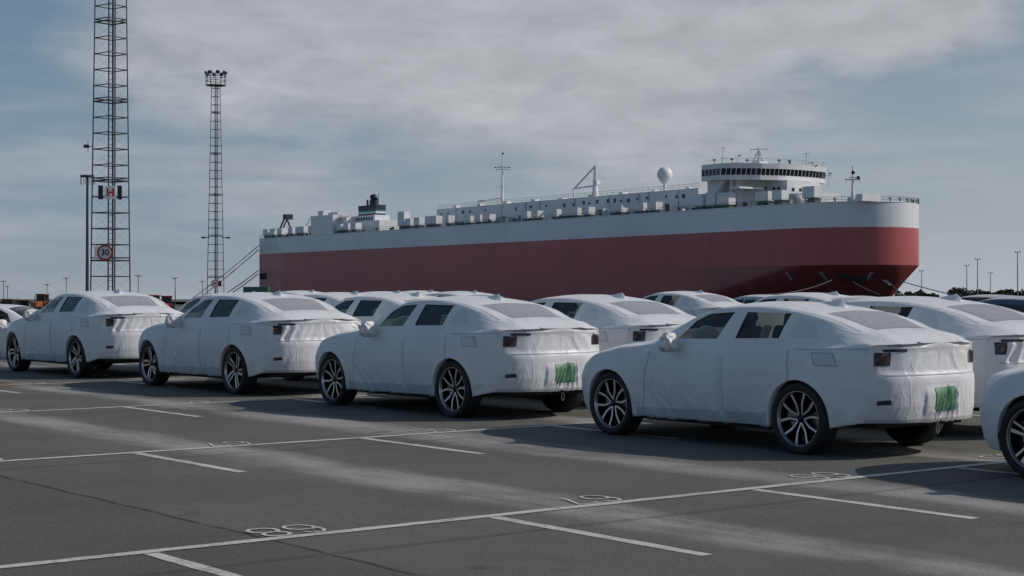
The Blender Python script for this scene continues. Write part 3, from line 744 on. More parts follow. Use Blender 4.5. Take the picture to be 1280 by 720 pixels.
    q.build('underbody', M['under'], root)
    # seats seen through the glass
    for (x, y, mm, nm, tall) in ((1.28, .38, M['darkseat'], 'front_seat', 1.16), (1.28, -.38, M['darkseat'], 'front_seat', 1.16), (.46, .0, M['darkseat'], 'rear_seat', 1.12)):
        q = MB(); wd = .48 if nm == 'front_seat' else 1.25
        for (px_, pz, dd, hh, wf) in ((x, .98, .14, .46, 1), (x - .06, tall + .09, .10, .17, .5)):
            pts = [(dd/2*math.cos(t)*1.0, hh/2*math.sin(t)) for t in np.linspace(0, 2*math.pi, 14, endpoint=False)]
            Mx = Matrix.Translation((px_, y, pz)) @ Matrix.Rotation(R(-12), 4, 'Y') @ Matrix(((1,0,0,0),(0,0,1,0),(0,1,0,0),(0,0,0,1)))
            q.prism([(math.copysign(abs(a/(dd/2))**.6, a)*dd/2, math.copysign(abs(b_/(hh/2))**.5, b_)*hh/2) for a, b_ in pts], -wd*wf/2, wd*wf/2, Mx)
        q.build(nm, mm, root, True)
    lump((1.80, .36, 1.00), (.07, .20, .19), seed + 3, .08, 3, 'wheel_wrap', M['seat'], root)
    q = MB(); q.box((2.02, 0, .93), (.5, 1.36, .16)); q.build('dashboard', M['under'], root)
    q = MB(); q.box((1.02, .30, 1.10), (.03, .10, .26), Matrix.Rotation(R(-24), 3, 'Y')); q.build('seat_tag', M['seat'], root)
    for sg in (1, -1): lump((1.70, sg * 1.0, 1.035), (.062, .105, .085), seed + 11 + sg, .30, 4, 'wing_mirror', M['cover'], root)
    # tented roof aerial
    bm = bmesh.new(); L = 9; ring = []
    for i in range(L):
        t = i / (L - 1); h = .088 * (t ** .7) if t < .72 else .088 * (1 - ((t - .72) / .28) ** 1.6); h = max(h, .002); wv = .075 * (.55 + .45 * t)
        X_ = .52 - .36 * t; zc_ = float(herm(TB[:, 0], TB[:, 7], X_)) - .006; cr = random.Random(seed + i).uniform(-.006, .006)
        ring.append([bm.verts.new((X_, a * wv * 1.0, zc_ + h * hh + (cr if hh else 0))) for a, hh in ((-1, 0), (-.62, .30), (-.3, .66), (0, 1), (.3, .66), (.62, .30), (1, 0))])
    for a_, b_ in zip(ring, ring[1:]):
        for i in range(6): bm.faces.new((a_[i], b_[i], b_[i+1], a_[i+1]))
    bmesh.ops.recalc_face_normals(bm, faces=bm.faces); bm_obj('roof_aerial', bm, M['cover'], root, smooth=False)
    q = MB(); yy = -.12   # tie cord under the bumper
    pts = [(-.86, yy + .02*math.sin(t) , .31 - .05*(1-math.cos(t))/1.0) for t in np.linspace(0, 2*math.pi, 12)]
    q.poly_tube(pts, .004, 5); q.build('tie_cord', M['cover'], root)
    for x in XW:
        for sg in (1, -1): add_wheel(root, x, sg, kind, R(random.Random(seed + int(x*7) + sg).uniform(0, 72)))
    return root
def place(root, u, v, label, group='cars wrapped in white cloth', dz=0.0, drot=0.0, sc=0.985):
    p = uv_(u, v, dz)
    Mw = LOTM @ Matrix.Translation(p) @ Matrix.Rotation(math.pi / 2 + TH + drot, 4, 'Z') @ Matrix.Diagonal((sc, sc, sc, 1))
    root.matrix_world = Mw; root.matrix_basis = Mw
    tag(root, label, 'car', group)
    return root
VCc = 12.45
pA = make_car(11, 'Y', True); pB = make_car(29, 'B', False); pC = make_car(47, 'M', False)
place(pA, 10.62, VCc, 'nearest whole wrapped car with green bumper sheet, largest of all in the picture', sc=0.957)
c = copy_tree(pA); place(c, 16.1, VCc + .04, 'wrapped car with green bumper sheet, directly ahead of the nearest whole car', sc=.978)
place(pB, 21.48, VCc + .08, 'wrapped car without green sheet, third of the front line from the right', sc=1.0)
c = copy_tree(pB); place(c, 27.14, VCc + .13, 'farthest wrapped car of the front line, in front of the tall lattice mast', sc=1.01)
place(pC, 5.50, VCc - .02, 'wrapped car cut off by the right edge, only nose and front wheel showing', sc=.945)
BACK = [(11.15, 14.93, 'white-wrapped car right behind the nearest whole car, its grey rear window facing right'),
        (16.60, 14.95, 'white-wrapped car standing behind the gap between the two cars with green sheets'),
        (21.42, 14.97, 'white-wrapped car behind the gap between the second and third cars of the front line'),
        (26.7, 15.0, 'white-wrapped car mostly hidden behind the third car of the front line, two window openings showing'),
        (27.0, 17.4, 'white-wrapped car in the third line whose roof shows under the red hull, left of centre'),
        (31.2, 21.2, 'distant white-wrapped car whose roof just shows behind the middle of the front line'),
        (31.8, 23.8, 'distant white-wrapped car whose fin peeps over the roof of the second green-sheet car'),
        (37.3, 26.4, 'most distant white-wrapped car before the red hull, nearly hidden by nearer roofs'),
        (39.4, 23.9, 'distant white-wrapped car whose aerial shows left of the third-line car'),
        (29.1, 28.6, 'white-wrapped car in the distance between two nearer roofs, below the middle of the hull'),
        (20.0, 23.1, 'white-wrapped car just beyond the nearest car\'s roof aerial, dark window openings')]
for i, (u, v, lb) in enumerate(BACK):
    c = copy_tree([pA, pB, pC][(i * 2 + 1) % 3]); 
    for ch in list(c.children):
        if ch.name.startswith('green_sheet'): bpy.data.objects.remove(ch)
    place(c, u, v, lb, drot=R(((i * 37) % 11 - 5) * .22))
c = copy_tree(pB); place(c, 37.0, 13.3, 'wrapped car at the far left edge behind the front line, facing right', dz=-.28, drot=R(-146))

# uncovered cars
def make_bare(col, nm, tb_low=1.0):
    root = empty(nm); sk = Skin(3, 0.0); pm = mat(nm + '_paint', col, .25, .2, coat=1.0); dk = mat(nm + '_glass', (.02, .025, .03), .08)
    parts = []
    for sg in (1, -1):
        parts.append(('side_window', sk.patch([(1.08, 1.05), (1.9, 1.03), (1.5, 1.30), (1.08, 1.32)], 'side', sg, .004), dk))
        parts.append(('side_window', sk.patch([(.05, 1.08), (1.03, 1.055), (1.03, 1.32), (.3, 1.30)], 'side', sg, .004), dk))
        parts.append(('tail_light', sk.patch([(-.88, .80), (-.72, .80), (-.72, .93), (-.88, .93)], 'side', sg, .004), M['light']))
    parts.append(('rear_window', sk.patch([(.02, .50), (-.55, .45), (-.55, -.45), (.02, -.50)], 'top', 1, .004), dk))
    parts.append(('windscreen', sk.patch([(1.42, .54), (2.12, .70), (2.12, -.70), (1.42, -.54)], 'top', 1, .004), dk))
    bm_obj('body', sk.bm, pm, root)
    for a, b_, m_ in parts: bm_obj(a, b_, m_, root)
    q = MB(); q.box((1.37, 0, .32), (4.0, 1.5, .2)); q.box((1.37, 0, .6), (4.0, 1.1, .4)); q.build('underbody', M['under'], root)
    for sg in (1, -1): lump((1.75, sg * 1.0, 1.02), (.06, .10, .07), 5, .02, 2, 'wing_mirror', pm, root)
    for x in XW:
        for sg in (1, -1): add_wheel(root, x, sg, 'M', 0)
    return root
GB = 'uncovered cars in the distance'
d1 = make_bare((.015, .017, .02), 'parked_car'); place(d1, 21.2, 30.2, 'glossy black uncovered car with a low roof at the far right, before the trees', GB, dz=-.06)
d2 = make_bare((.03, .06, .10), 'parked_car'); place(d2, 17.2, 25.7, 'dark blue uncovered car at the right edge beside the black one', GB, dz=-.06)
c = make_bare((.45, .45, .46), 'parked_car'); place(c, 33.6, 36.2, 'pale uncovered car under the bow, left of two low roofs', GB, dz=-.12)
c2 = copy_tree(c); place(c2, 31.2, 37.6, 'pale uncovered car under the bow, right of two low roofs', GB, dz=-.15)

# ------------------------------------------------------------------ lattice masts
def font_text(txt, size, m, name, parent, cx, y, cz, bold=0.0):
    cu = bpy.data.curves.new('tmp', 'FONT'); cu.body = txt; cu.size = size; cu.align_x = 'CENTER'; cu.align_y = 'CENTER'; cu.offset = bold; cu.resolution_u = 4
    to = bpy.data.objects.new('tmp', cu); me = bpy.data.meshes.new_from_object(to); bpy.data.objects.remove(to); me.name = name
    me.transform(Matrix.Translation((cx, y, cz)) @ Matrix.Rotation(math.pi / 2, 4, 'X')); me.materials.clear(); me.materials.append(m)
    return ob(name, me, parent)
def sign_disc(root, c, rad, y, txt='30'):
    q = MB(); q.lathe([(0, .0), (rad, .0), (rad, .02), (0, .02)], 32, 'Y', (c[0], y, c[2])); s_ = q.build('speed_sign', M['signred'], root)
    q = MB(); q.lathe([(0, .0), (rad * .76, .0), (rad * .76, .01), (0, .01)], 32, 'Y', (c[0], y - .012, c[2])); q.build('sign_face', M['signwhite'], s_)
    font_text(txt, rad * 1.05, M['signblack'], 'sign_number', s_, c[0], y - .022, c[2], rad * .025)
GL['3'] = [[(0.03, .86), (.25, 1), (.72, 1), (.95, .84), (.95, .68), (.7, .53), (.4, .53)], [(.7, .53), (1, .36), (1, .16), (.74, 0), (.24, 0), (0, .14)]]
GL['0'] = [[(.3, 0), (.7, 0), (1, .28), (1, .72), (.7, 1), (.3, 1), (0, .72), (0, .28), (.3, 0)]]
GL['H'] = [[(0, 0), (0, 1)], [(1, 0), (1, 1)], [(0, .5), (1, .5)]]
def text_strokes(q, txt, cx, y, cz, h, w, gap, st):
    tot = len(txt) * w + (len(txt) - 1) * gap
    for i, ch in enumerate(txt):
        x0 = cx - tot / 2 + i * (w + gap)
        for pl in GL[ch]:
            P = [Vector((x0 + a * w, 0, cz - h / 2 + b_ * h)) for a, b_ in pl]; L_, R_ = [], []
            for j, p in enumerate(P):
                d = P[min(j + 1, len(P) - 1)] - P[max(j - 1, 0)]; d.normalize(); n = Vector((-d.z, 0, d.x)) * st / 2; L_.append(p + n); R_.append(p - n)
            k = len(P); vs = [(p.x, y, p.z) for p in L_ + R_]
            q.add(vs, [(j, j + 1, k + j + 1, k + j) for j in range(k - 1)])
def flood_head(root, z, r, m, nl=8, parent_name='platform'):
    q = MB(); q.lathe([(.3, z), (r, z), (r, z + .08), (.3, z + .08)], 12, 'Z', closed=True)
    for i in range(12):
        t = 2 * math.pi * i / 12; q.tube((r * math.cos(t), r * math.sin(t), z), (r * math.cos(t), r * math.sin(t), z + 1.05), .03, n=5)
    for zz in (.55, 1.05):
        for i in range(12):
            t = 2 * math.pi * i / 12; t2 = 2 * math.pi * (i + 1) / 12
            q.tube((r * math.cos(t), r * math.sin(t), z + zz), (r * math.cos(t2), r * math.sin(t2), z + zz), .03, n=5)
    pf = q.build('platform', m, root)
    for i in range(nl):
        t = 2 * math.pi * i / nl + .2; c = Vector((r * 1.02 * math.cos(t), r * 1.02 * math.sin(t), z + 1.35))
        q = MB(); q.tube((c.x, c.y, z + 1.0), c, .05, n=6); Mx = Matrix.Rotation(t, 3, 'Z') @ Matrix.Rotation(R(28), 3, 'Y'); q.box(c + Vector((0, 0, .10)), (.20, .42, .32), Mx)
        q.build('floodlight', m, root)
def lattice(loc, H, w0, w1, step, rot, detail, label, sign_h, nm='lattice_mast'):
    root = empty(nm, loc, rot); tag(root, label, 'mast', 'steel lattice floodlight masts'); RB = 6 if detail else 5; m = M['mastpaint']
    def wd(z): return w0 + (w1 - w0) * z / H
    corners = [(1, 0), (0, 1), (-1, 0), (0, -1)]
    def pt(k, z): a = corners[k % 4]; return Vector((a[0] * wd(z) / 2, a[1] * wd(z) / 2, z))
    lg = .038 if detail else .05
    for k in range(4):
        q = MB(); q.tube(pt(k, 0), pt(k, H), lg, lg * .7, 6); q.build('mast_leg', m, root)
    n = int(H / step); rungs = MB(); br = MB()
    for i in range(1, n + 1):
        z = i * step; heavy = i % 5 == 0
        for k in range(4):
            a, b_ = pt(k, z), pt(k + 1, z); q = MB() if detail else rungs
            q.tube(a, b_, .028 if not heavy else .04, n=5)
            if heavy: q.tube(a + Vector((0, 0, .14)), b_ + Vector((0, 0, .14)), .03, n=5)
            if detail: q.build('rung', m, root)
            if i < n:
                a2 = pt(k, z); b2 = pt(k + 1, z + step); q2 = MB() if detail else br
                if i % 2: a2, b2 = pt(k + 1, z), pt(k, z + step)
                q2.tube(a2, b2, .004 if detail else .006, n=4)
                if detail: q2.build('brace', m, root)
    if not detail:
        tag(rungs.build('rungs', m, root), kind='stuff'); tag(br.build('braces', m, root), kind='stuff')
    q = MB()
    for sx in (-.12, .12): q.tube((sx, .1, 0), (sx, .1, H), .022, n=5)
    if detail:
        z = .3
        while z < H: q.tube((-.12, .1, z), (.12, .1, z), .012, n=4); z += .3
    q.tube((.22, -.05, 0), (.22, -.05, H), .035, n=6)
    q.build('ladder', m, root)
    flood_head(root, H, 1.12, m)
    return root
# near mast, its base behind the farthest front-line car
D1 = 85.0; mx = (138 - 640) / FPX * D1
m1 = lattice((mx, D1, -.6), 33.6, 2.02, 1.12, .805, R(7), True, 'tall lattice mast at the left with a 30 sign, running out of the top', 0)
q = MB(); zs = CAMH + (372 - 316) / FPX * D1 + .6 - .02
sign_disc(m1, (0.0, 0, zs), .40, -1.12)
for ch in m1.children:
    if ch.name.startswith('speed_sign'): ch.rotation_euler = (0, 0, R(-7))
q = MB(); q.box((-.50, -.96, zs), (.36, .04, .66)); q.build('back_plate', M['signwhite'], m1)
zh = CAMH + (372 - 242) / FPX * D1 + .6
q = MB(); q.box((.10, -1.06, zh), (.54, .05, .66)); hb = q.build('letter_board', M['signwhite'], m1)
font_text('H', .56, M['signred'], 'board_letter', hb, 0.12, -1.10, zh - .02, .018)
for sx, wv in ((-.37, .24), (.56, .22)):
    q = MB()
    q.box((sx, -1.0, zh), (wv, .05, .70)); q.build('louvre_panel', M['signblack'] if sx > 0 else M['mastpaint'], m1)
q = MB(); zk = CAMH + (372 - 183) / FPX * D1 + .6; q.tube((-.9, 0, zk), (-1.25, 0, zk), .02); q.box((-1.2, 0, zk), (.26, .16, .16)); q.tube((-1.12, 0, zk - .3), (-1.12, 0, zk + .3), .015); q.build('camera_box', M['mastpaint'], m1)
D2 = 190.0; mx2 = (269.5 - 640) / FPX * D2
m2 = lattice((mx2, D2, -.81), CAMH + (372 - 107) / FPX * D2 + .81, 2.0, 0.95, .93, R(9), False, 'lattice mast with floodlights on its top, left of the ship\'s stern', 0)
zs = CAMH + (372 - 354.5) / FPX * D2 + .81; sign_disc(m2, (-.05, 0, zs), .42, -1.12); q = MB(); q.box((.48, -1.0, zs), (.36, .04, .62)); q.build('back_plate', M['signblack'], m2)
q = MB(); zk = CAMH + (372 - 297) / FPX * D2 + .81
for sx in (-1, 1): q.tube((sx * .7, 0, zk), (sx * 1.4, 0, zk), .05); q.box((sx * 1.4, 0, zk), (.4, .3, .2))
q.build('camera_box', M['mastpaint'], m2)
# plain lamp poles
def lamp_pole(px, ytop, D, label, r=.09, head=1.1, base=-.81, ring=True):
    x = (px - 640) / FPX * D; zt = CAMH + (372 - ytop) / FPX * D
    root = empty('lamp_pole', (x, D, base)); tag(root, label, 'lamp post', 'lamp poles across the port'); H = zt - base
    q = MB(); q.tube((0, 0, 0), (0, 0, H), r, r * .6, 8); q.build('pole', M['mastpaint'] if D < 150 else M['galv'], root)  # far poles take the paler steel, distance haze put into their colour
    q = MB(); q.lathe([(.08, H - .1), (head, H - .1), (head, H), (.08, H)], 10, 'Z', closed=True)
    if ring:
        for i in range(8):
            t = i * math.pi / 4; q.tube((head * math.cos(t), head * math.sin(t), H - .5), (head * math.cos(t), head * math.sin(t), H + .05), .03 if head > .5 else .012, n=4)
    q.build('lamp_ring', M['mastpaint'] if D < 150 else M['galv'], root)
    for i in range(0 if ring else 4):
        t = i * math.pi / 2 + .5; q = MB(); q.box((head * math.cos(t), head * math.sin(t), H + .15), (.4, .4, .2)); q.build('lamp_head', M['mastpaint'] if D < 150 else M['galv'], root)
lamp_pole(109, 219, 88, 'slim dark lamp pole with a railed ring, just left of the tall lattice mast', .10, .36, -.6)
for i, (px, yt, D, lb) in enumerate([(4.5, 352, 520, 'far thin lamp pole, leftmost on the skyline at the left edge'), (9.5, 358, 610, 'small far lamp pole just right of the leftmost one on the skyline'),
        (59, 356, 560, 'far lamp pole over the orange tractor at the left'), (83, 348, 540, 'far lamp pole midway between the orange tractor and the slim dark pole'), (173, 345, 500, 'far lamp pole right of the tall lattice mast'),
        (219, 348, 520, 'far lamp pole midway between the two lattice masts'), (253, 352, 560, 'faint far lamp pole beside the foot of the floodlight mast'),
        (1152, 338.5, 600, 'far lamp pole nearest the bow of the ship'), (1208.5, 332, 560, 'far lamp pole, left of the close pair right of the ship'), (1222, 324, 520, 'far lamp pole, right and taller of the close pair right of the ship'),
        (1238, 341, 620, 'short far lamp pole between the close pair and the tallest at the right edge'), (1272, 315, 480, 'tallest far lamp pole, at the right edge of the photo')]):
    lamp_pole(px, yt, D, lb, .20, .85, -2.5, False)

# ------------------------------------------------------------------ ship
def ship_paint(name, col, stain, sw=.5):
    m, nt, b = new_mat(name); t = N(nt, 'ShaderNodeTexCoord'); o = t.outputs['Object']
    mp = N(nt, 'ShaderNodeMapping'); lk(nt, o, mp.inputs[0]); mp.inputs['Scale'].default_value = (1, 1, .12)
    f = noise(nt, mp.outputs[0], .35, 6, .62); f2 = noise(nt, o, .05, 4, .55)
    c = mixc(nt, mth(nt, 'MULTIPLY', sstep(nt, f, .52, .78), sw), col, stain); c = mixc(nt, mth(nt, 'MULTIPLY', sstep(nt, f2, .4, .65), .6), c, tuple(k * .8 for k in col))
    # faint plate seams
    sp = N(nt, 'ShaderNodeSeparateXYZ'); lk(nt, o, sp.inputs[0])
    def lines(x, per, wd_):
        fr = mth(nt, 'ABSOLUTE', mth(nt, 'SUBTRACT', mth(nt, 'FRACT', mth(nt, 'DIVIDE', x, per)), .5)); return mth(nt, 'SUBTRACT', 1.0, sstep(nt, fr, wd_ * .3, wd_))
    ln = mth(nt, 'MAXIMUM', lines(sp.outputs[0], 9.0, .018), lines(sp.outputs[2], 2.9, .03))
    c = mixc(nt, mth(nt, 'MULTIPLY', ln, .14), c, tuple(k * .5 for k in col))
    lk(nt, c, b.inputs['Base Color']); b.inputs['Roughness'].default_value = .42; b.inputs['Specular IOR Level'].default_value = .5; b.inputs['Coat Weight'].default_value = .35; b.inputs['Coat Roughness'].default_value = .35
    return m
M['red'] = ship_paint("red_hull_paint", (.46, .080, .086), (.25, .065, .045), .85)
M['flare'] = ship_paint("red_flare_shade_paint", (.46, .080, .086), (.25, .065, .045), .85)
def _flare_shade():      # darker brown towards the bow, shade under the flare painted into the colour
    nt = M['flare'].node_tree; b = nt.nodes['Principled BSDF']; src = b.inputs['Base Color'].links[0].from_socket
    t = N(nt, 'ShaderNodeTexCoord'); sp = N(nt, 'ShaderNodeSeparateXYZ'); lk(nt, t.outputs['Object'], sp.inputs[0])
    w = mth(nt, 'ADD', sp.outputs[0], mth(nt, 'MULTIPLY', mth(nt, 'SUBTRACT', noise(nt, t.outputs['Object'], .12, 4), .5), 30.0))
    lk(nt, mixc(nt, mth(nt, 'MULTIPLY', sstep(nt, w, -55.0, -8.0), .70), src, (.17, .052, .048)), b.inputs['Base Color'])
_flare_shade()
M['shipwhite'] = ship_paint("white_hull_paint", (.78, .78, .80), (.50, .45, .40), .18)
M['superw'] = mat("superstructure_white", (.80, .80, .80), .5, var=.12, vscale=.4)
M['shipglass'] = mat("dark_bridge_glass", (.015, .02, .022), .1)
M['deck'] = mat("green_grey_deck", (.10, .14, .13), .8, var=.3)
M['teal'] = mat("teal_funnel_paint", (.06, .20, .20), .5)
M['navy'] = mat("dark_funnel_paint", (.015, .025, .035), .5)
M['recess_shade'] = mat("dark_recess", (.02, .012, .012), .8)  # near-black colour stands in for shade inside the uncut openings
# local frame: x = forward (F), y = port (P with mirrored handedness handled by matrix), z up
ship = empty('cargo_ship'); tag(ship, 'huge red and white car carrier ship moored behind the parked cars', 'ship')
SM = Matrix(((SF.x, SP.x, 0, S0.x), (SF.y, SP.y, 0, S0.y), (0, 0, 1, 0), (0, 0, 0, 1)))
# make it right handed: use -y = starboard->port flipped
ang = math.atan2(SF.y, SF.x); SL = Matrix.Translation(S0) @ Matrix.Rotation(ang, 4, 'Z')
ship.matrix_world = SL; ship.matrix_basis = SL
HB = 14.0
def Lp(s, lat, z): return Vector((-s, lat, z))      # s metres aft of the origin, lat metres to port of the starboard side
# with x=F, y=rot90(F)= (0.825,0.565) = P  -> right handed already
def outline(h, n=46):
    """(x,y) of starboard half at height h, from stern to stem"""
    t = min(max((6.9 + 1.0 - h) / 12.0, 0), 1); q0 = -4 - 60 * t ** 1.1; tip = 14 - 9.6 * t ** 1.25; p = 2.0 - .38 * t ** .8
    pts = []
    for i in range(14): pts.append((-241 + (q0 + 241) * i / 14, 0.0))
    for i in range(n + 1):
        a = (i / n) * math.pi / 2; tt = math.sin(a); x = q0 + (tip - q0) * tt; y = HB * (1 - max(0, 1 - tt ** p) ** (1 / p)); pts.append((x, y))
    if False:
        pts = [(max(x, -241 + 10 * t), y) for x, y in pts]
    return pts
def hull_band(hs, name, m):
    q = MB(); rows = []
    for h in hs:
        st = outline(h); row = [(x, y, h) for x, y in st] + [(x, 2 * HB - y, h) for x, y in st[::-1][1:]]; rows.append(row)
    k = len(rows[0])
    for r in rows: q.v += r
    for j in range(len(rows) - 1):
        for i in range(k): q.f.append((j*k + i, j*k + (i + 1) % k, (j+1)*k + (i + 1) % k, (j+1)*k + i)); q.mi.append(0)
    return q.build(name, m, ship, True)
ZT, ZR, ZK = 20.1, 15.22, 7.9
hull_band([ZR, 17.5, ZT], 'upper_hull', M['shipwhite']); 
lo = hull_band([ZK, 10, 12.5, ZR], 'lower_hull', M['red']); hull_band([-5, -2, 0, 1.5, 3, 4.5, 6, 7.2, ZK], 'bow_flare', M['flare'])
q = MB(); q.box((-230 + 6, -.06, 0), (.01, .01, .01))
# rubbing line at the knuckle and top rail edge
for h, nm, rr in ((ZK, 'knuckle_rail', .10), (ZT, 'deck_edge', .10)):
    q = MB(); P_ = [Vector((x, y, h)) for x, y in outline(h + .001)]
    if nm == 'knuckle_rail': continue
    q.poly_tube(P_, rr, 6); q.build(nm, M['red'] if nm == 'knuckle_rail' else M['superw'], ship)
st = outline(ZT); q = MB(); row = [(x, y + .05, ZT - .05) for x, y in st] + [(x, 2*HB - y - .05, ZT - .05) for x, y in st[::-1][1:]]; q.add(row, [tuple(range(len(row)))]); q.build('weather_deck', M['deck'], ship)
# railings: posts and rails along the starboard edge and bow
q = MB(); P_ = [Vector((x, y, ZT)) for x, y in st]; P_ = P_ + [Vector((x, 2*HB - y, ZT)) for x, y in st[::-1][1:40]]
acc = 0
for a_, b_ in zip(P_, P_[1:]):
    L = (b_ - a_).length
    for zz in (.5, 1.05): q.tube(a_ + Vector((0, .08, zz)), b_ + Vector((0, .08, zz)), .035, n=4)
    k = max(1, int(L / 1.6))
    for i in range(k): p = a_.lerp(b_, i / k) + Vector((0, .08, 0)); q.tube(p, p + Vector((0, 0, 1.05)), .04, n=4)
tag(q.build('railing', M['galv'], ship), kind='stuff')
def s_of(px, lat=0.0):
    r = (px - 640) / FPX; bx = S0.x + SP.x * lat; by = S0.y + SP.y * lat; return (bx - r * by) / (SF.x - r * SF.y)
def dist_of(s, lat=0.0): return S0.y - SF.y * s + SP.y * lat
def h_of(y, s, lat=0.0): return CAMH + (372 - y) / FPX * dist_of(s, lat)
def boxpart(name, s0, s1, l0, l1, z0, z1, m, par=ship, glass=None):
    q = MB(); q.box((-(s0 + s1) / 2, (l0 + l1) / 2, (z0 + z1) / 2), (abs(s1 - s0), abs(l1 - l0), abs(z1 - z0))); return q.build(name, m, par)
# flush stair block near the stern
s0, s1 = s_of(388.5), s_of(416); boxpart('stair_block', s0, s1, 0.02, 3.4, ZT - .02, h_of(268, s1), M['shipwhite'])
boxpart('stair_cap', s_of(396), s_of(402.5), 0.4, 3.0, h_of(268, s1), h_of(262, s1), M['superw'])
boxpart('stair_top_box', s_of(404), s_of(416), 1.6, 5.4, h_of(268, s1) - 2, h_of(264.5, s1), M['superw'])
boxpart('aft_vent_house', s_of(418), s_of(423), 2.5, 5.5, ZT, ZT + 5, M['superw'])
def vent(pxl, pxr, h, lat=.5, dep=2.0, base=.9, m=None):
    a, b_ = s_of(pxl, lat), s_of(pxr, lat); s_m = (a + b_) / 2
    o_ = boxpart('ventilator_box', a, b_, lat, lat + dep, ZT + base, ZT + base + h, m or M['superw'])
    boxpart('vent_foot', a - .25, b_ + .25, lat + .35, lat + dep - .3, ZT, ZT + base, M['deck'], o_); return o_
for a, b_ in ((328.5, 334.5), (337, 343), (346, 352), (360, 365.5), (369, 379.5), (385, 388)): vent(a, b_, 2.0)
for a, b_ in ((420, 426), (429, 435), (438, 444.5)): vent(a, b_, 1.9)
for a, b_, h in ((497, 505, 4.0), (506, 513, 2.0), (517, 524, 2.1), (531, 545, 2.2), (556, 560.5, 2.0)): vent(a, b_, h)
for a, b_ in ((580, 588), (592.5, 600), (603, 612), (651, 659), (664, 672), (688, 696), (702, 722), (727, 736), (765, 777), (790, 804), (809, 820)): vent(a, b_, 1.75, .5, 1.9, .7)
for a, b_, h in ((868, 879, 2.6), (882, 894, 2.8), (896, 911, 2.5)): vent(a, b_, h, .5, 1.9, .8)
for a, b_, lat in ((944, 960, 2.2), (965, 977, 2.2)): vent(a, b_, 2.0, lat, 2.0, 1.1)
vent(1003, 1018, 2.3, 3.2, 2.0, 1.2)
# small dark fittings, lockers and winches along the deck edge
for i in range(46):
    rr = random.Random(i); s_ = rr.uniform(8, 232); q = MB(); z0 = ZT + rr.uniform(0, .3); q.box((-s_, rr.uniform(.4, 1.6), z0 + .35), (rr.uniform(.3, 1.4), .5, rr.uniform(.4, .9)))
    q.build('deck_fitting', M['navy'] if i % 3 else M['deck'], ship)
for i in range(34):
    rr = random.Random(500 + i); s_ = rr.uniform(6, 32); l_ = rr.uniform(2.5, 9.5); q = MB()
    if i % 3: q.box((-s_, l_, ZT + .6), (rr.uniform(.3, 1.3), rr.uniform(.3, 1.0), rr.uniform(.6, 1.4)))
    else: q.tube((-s_, l_, ZT), (-s_, l_, ZT + rr.uniform(1.2, 3.2)), .09, n=5); q.tube((-s_, l_, ZT + 1.1), (-s_ + rr.uniform(-2, 2), l_, ZT + 1.1), .06, n=5)
    q.build('deck_fitting', (M['superw'], M['galv'], M['deck'], M['navy'])[i % 4], ship)
# long deckhouse
HL = 8.5
dh0, dh1 = s_of(546, HL), s_of(873, HL)
house = boxpart('deckhouse', dh0, dh1, HL, 23, ZT, h_of(245.5, s_of(740, HL), HL), M['superw'])
ZD = h_of(245.5, s_of(740, HL), HL)
boxpart('deckhouse_extension', s_of(520, HL + .8), dh0, HL + .8, 20, ZT, ZT + 2.9, M['superw'], house)
rr = random.Random(3); s_ = dh0 - 2
while s_ > dh1 + 1:
    wv = rr.choice((.55, .55, .8, 1.0)); hh = rr.choice((.6, .6, .9)); zz = ZD - 1.35 + rr.choice((0, 0, -.25))
    if rr.random() < .78: boxpart('window', s_, s_ - wv, HL - .08, HL + .02, zz - hh / 2, zz + hh / 2, M['shipglass'], house)
    if rr.random() < .14: boxpart('deckhouse_door', s_ - 1.6, s_ - 2.4, HL - .08, HL + .02, ZT + .3, ZT + 2.3, M['navy'], house)
    if rr.random() < .35: q = MB(); q.tube((-s_ + 1.1, HL - .1, ZT + .4), (-s_ + 1.1, HL - .1, ZD), .06, n=5); q.build('downpipe', M['galv'], house)
    s_ -= rr.uniform(2.3, 4.2)
q = MB(); nst = int((dh0 - dh1) / 2.2)
for i in range(nst): s_ = dh1 + i * 2.2; q.tube((-s_, HL + .2, ZD), (-s_, HL + .2, ZD + 1.0), .035, n=4)
for zz in (.5, 1.0): q.tube((-dh0, HL + .2, ZD + zz), (-dh1, HL + .2, ZD + zz), .035, n=4)
tag(q.build('roof_railing', M['galv'], house), kind='stuff')
for i in range(9): rr = random.Random(90 + i); s_ = dh1 + (dh0 - dh1) * (i + .5) / 9; boxpart('roof_box', s_, s_ - rr.uniform(.8, 2.5), HL + 1.5, HL + 3, ZD, ZD + rr.uniform(.4, .9), M['superw'], house)
for i in range(40):
    rr = random.Random(700 + i); s_ = dh1 + (dh0 - dh1) * rr.random(); l_ = rr.uniform(3.5, 7.5); q = MB(); hh = rr.uniform(.6, 2.2); q.box((-s_, l_, ZT + hh / 2), (rr.uniform(.4, 2.6), rr.uniform(.4, 1.4), hh))
    q.build('deck_fitting', (M['superw'], M['superw'], M['galv'], M['navy'])[i % 4], ship)
# stern gantry
q = MB(); sA = s_of(345, 4); sB = s_of(357, 4); sC = s_of(366, 4); zt_ = h_of(269, sB, 4)
q.tube((-sA, 4, ZT), (-sB, 4, zt_), .30, n=6); q.tube((-sA - 1.5, 5.4, ZT), (-sB - .6, 5.4, zt_), .25, n=6); q.tube((-sC, 4, ZT + 1), (-sB, 4, zt_), .30, n=6); q.box((-sB, 4.8, zt_ - .5), (2.2, 2.4, 1.6)); q.build('stern_gantry', M['navy'], ship)
q = MB(); q.tube((-s_of(380, 3), 3, ZT + 1.6), (-s_of(390, 3), 3, h_of(269, s_of(390, 3), 3)), .15, n=5); q.tube((-s_of(378, 3), 3.6, ZT + 2.6), (-s_of(388, 3), 3.6, h_of(269, s_of(390, 3), 3)), .12, n=5); q.build('inclined_stair', M['superw'], ship)
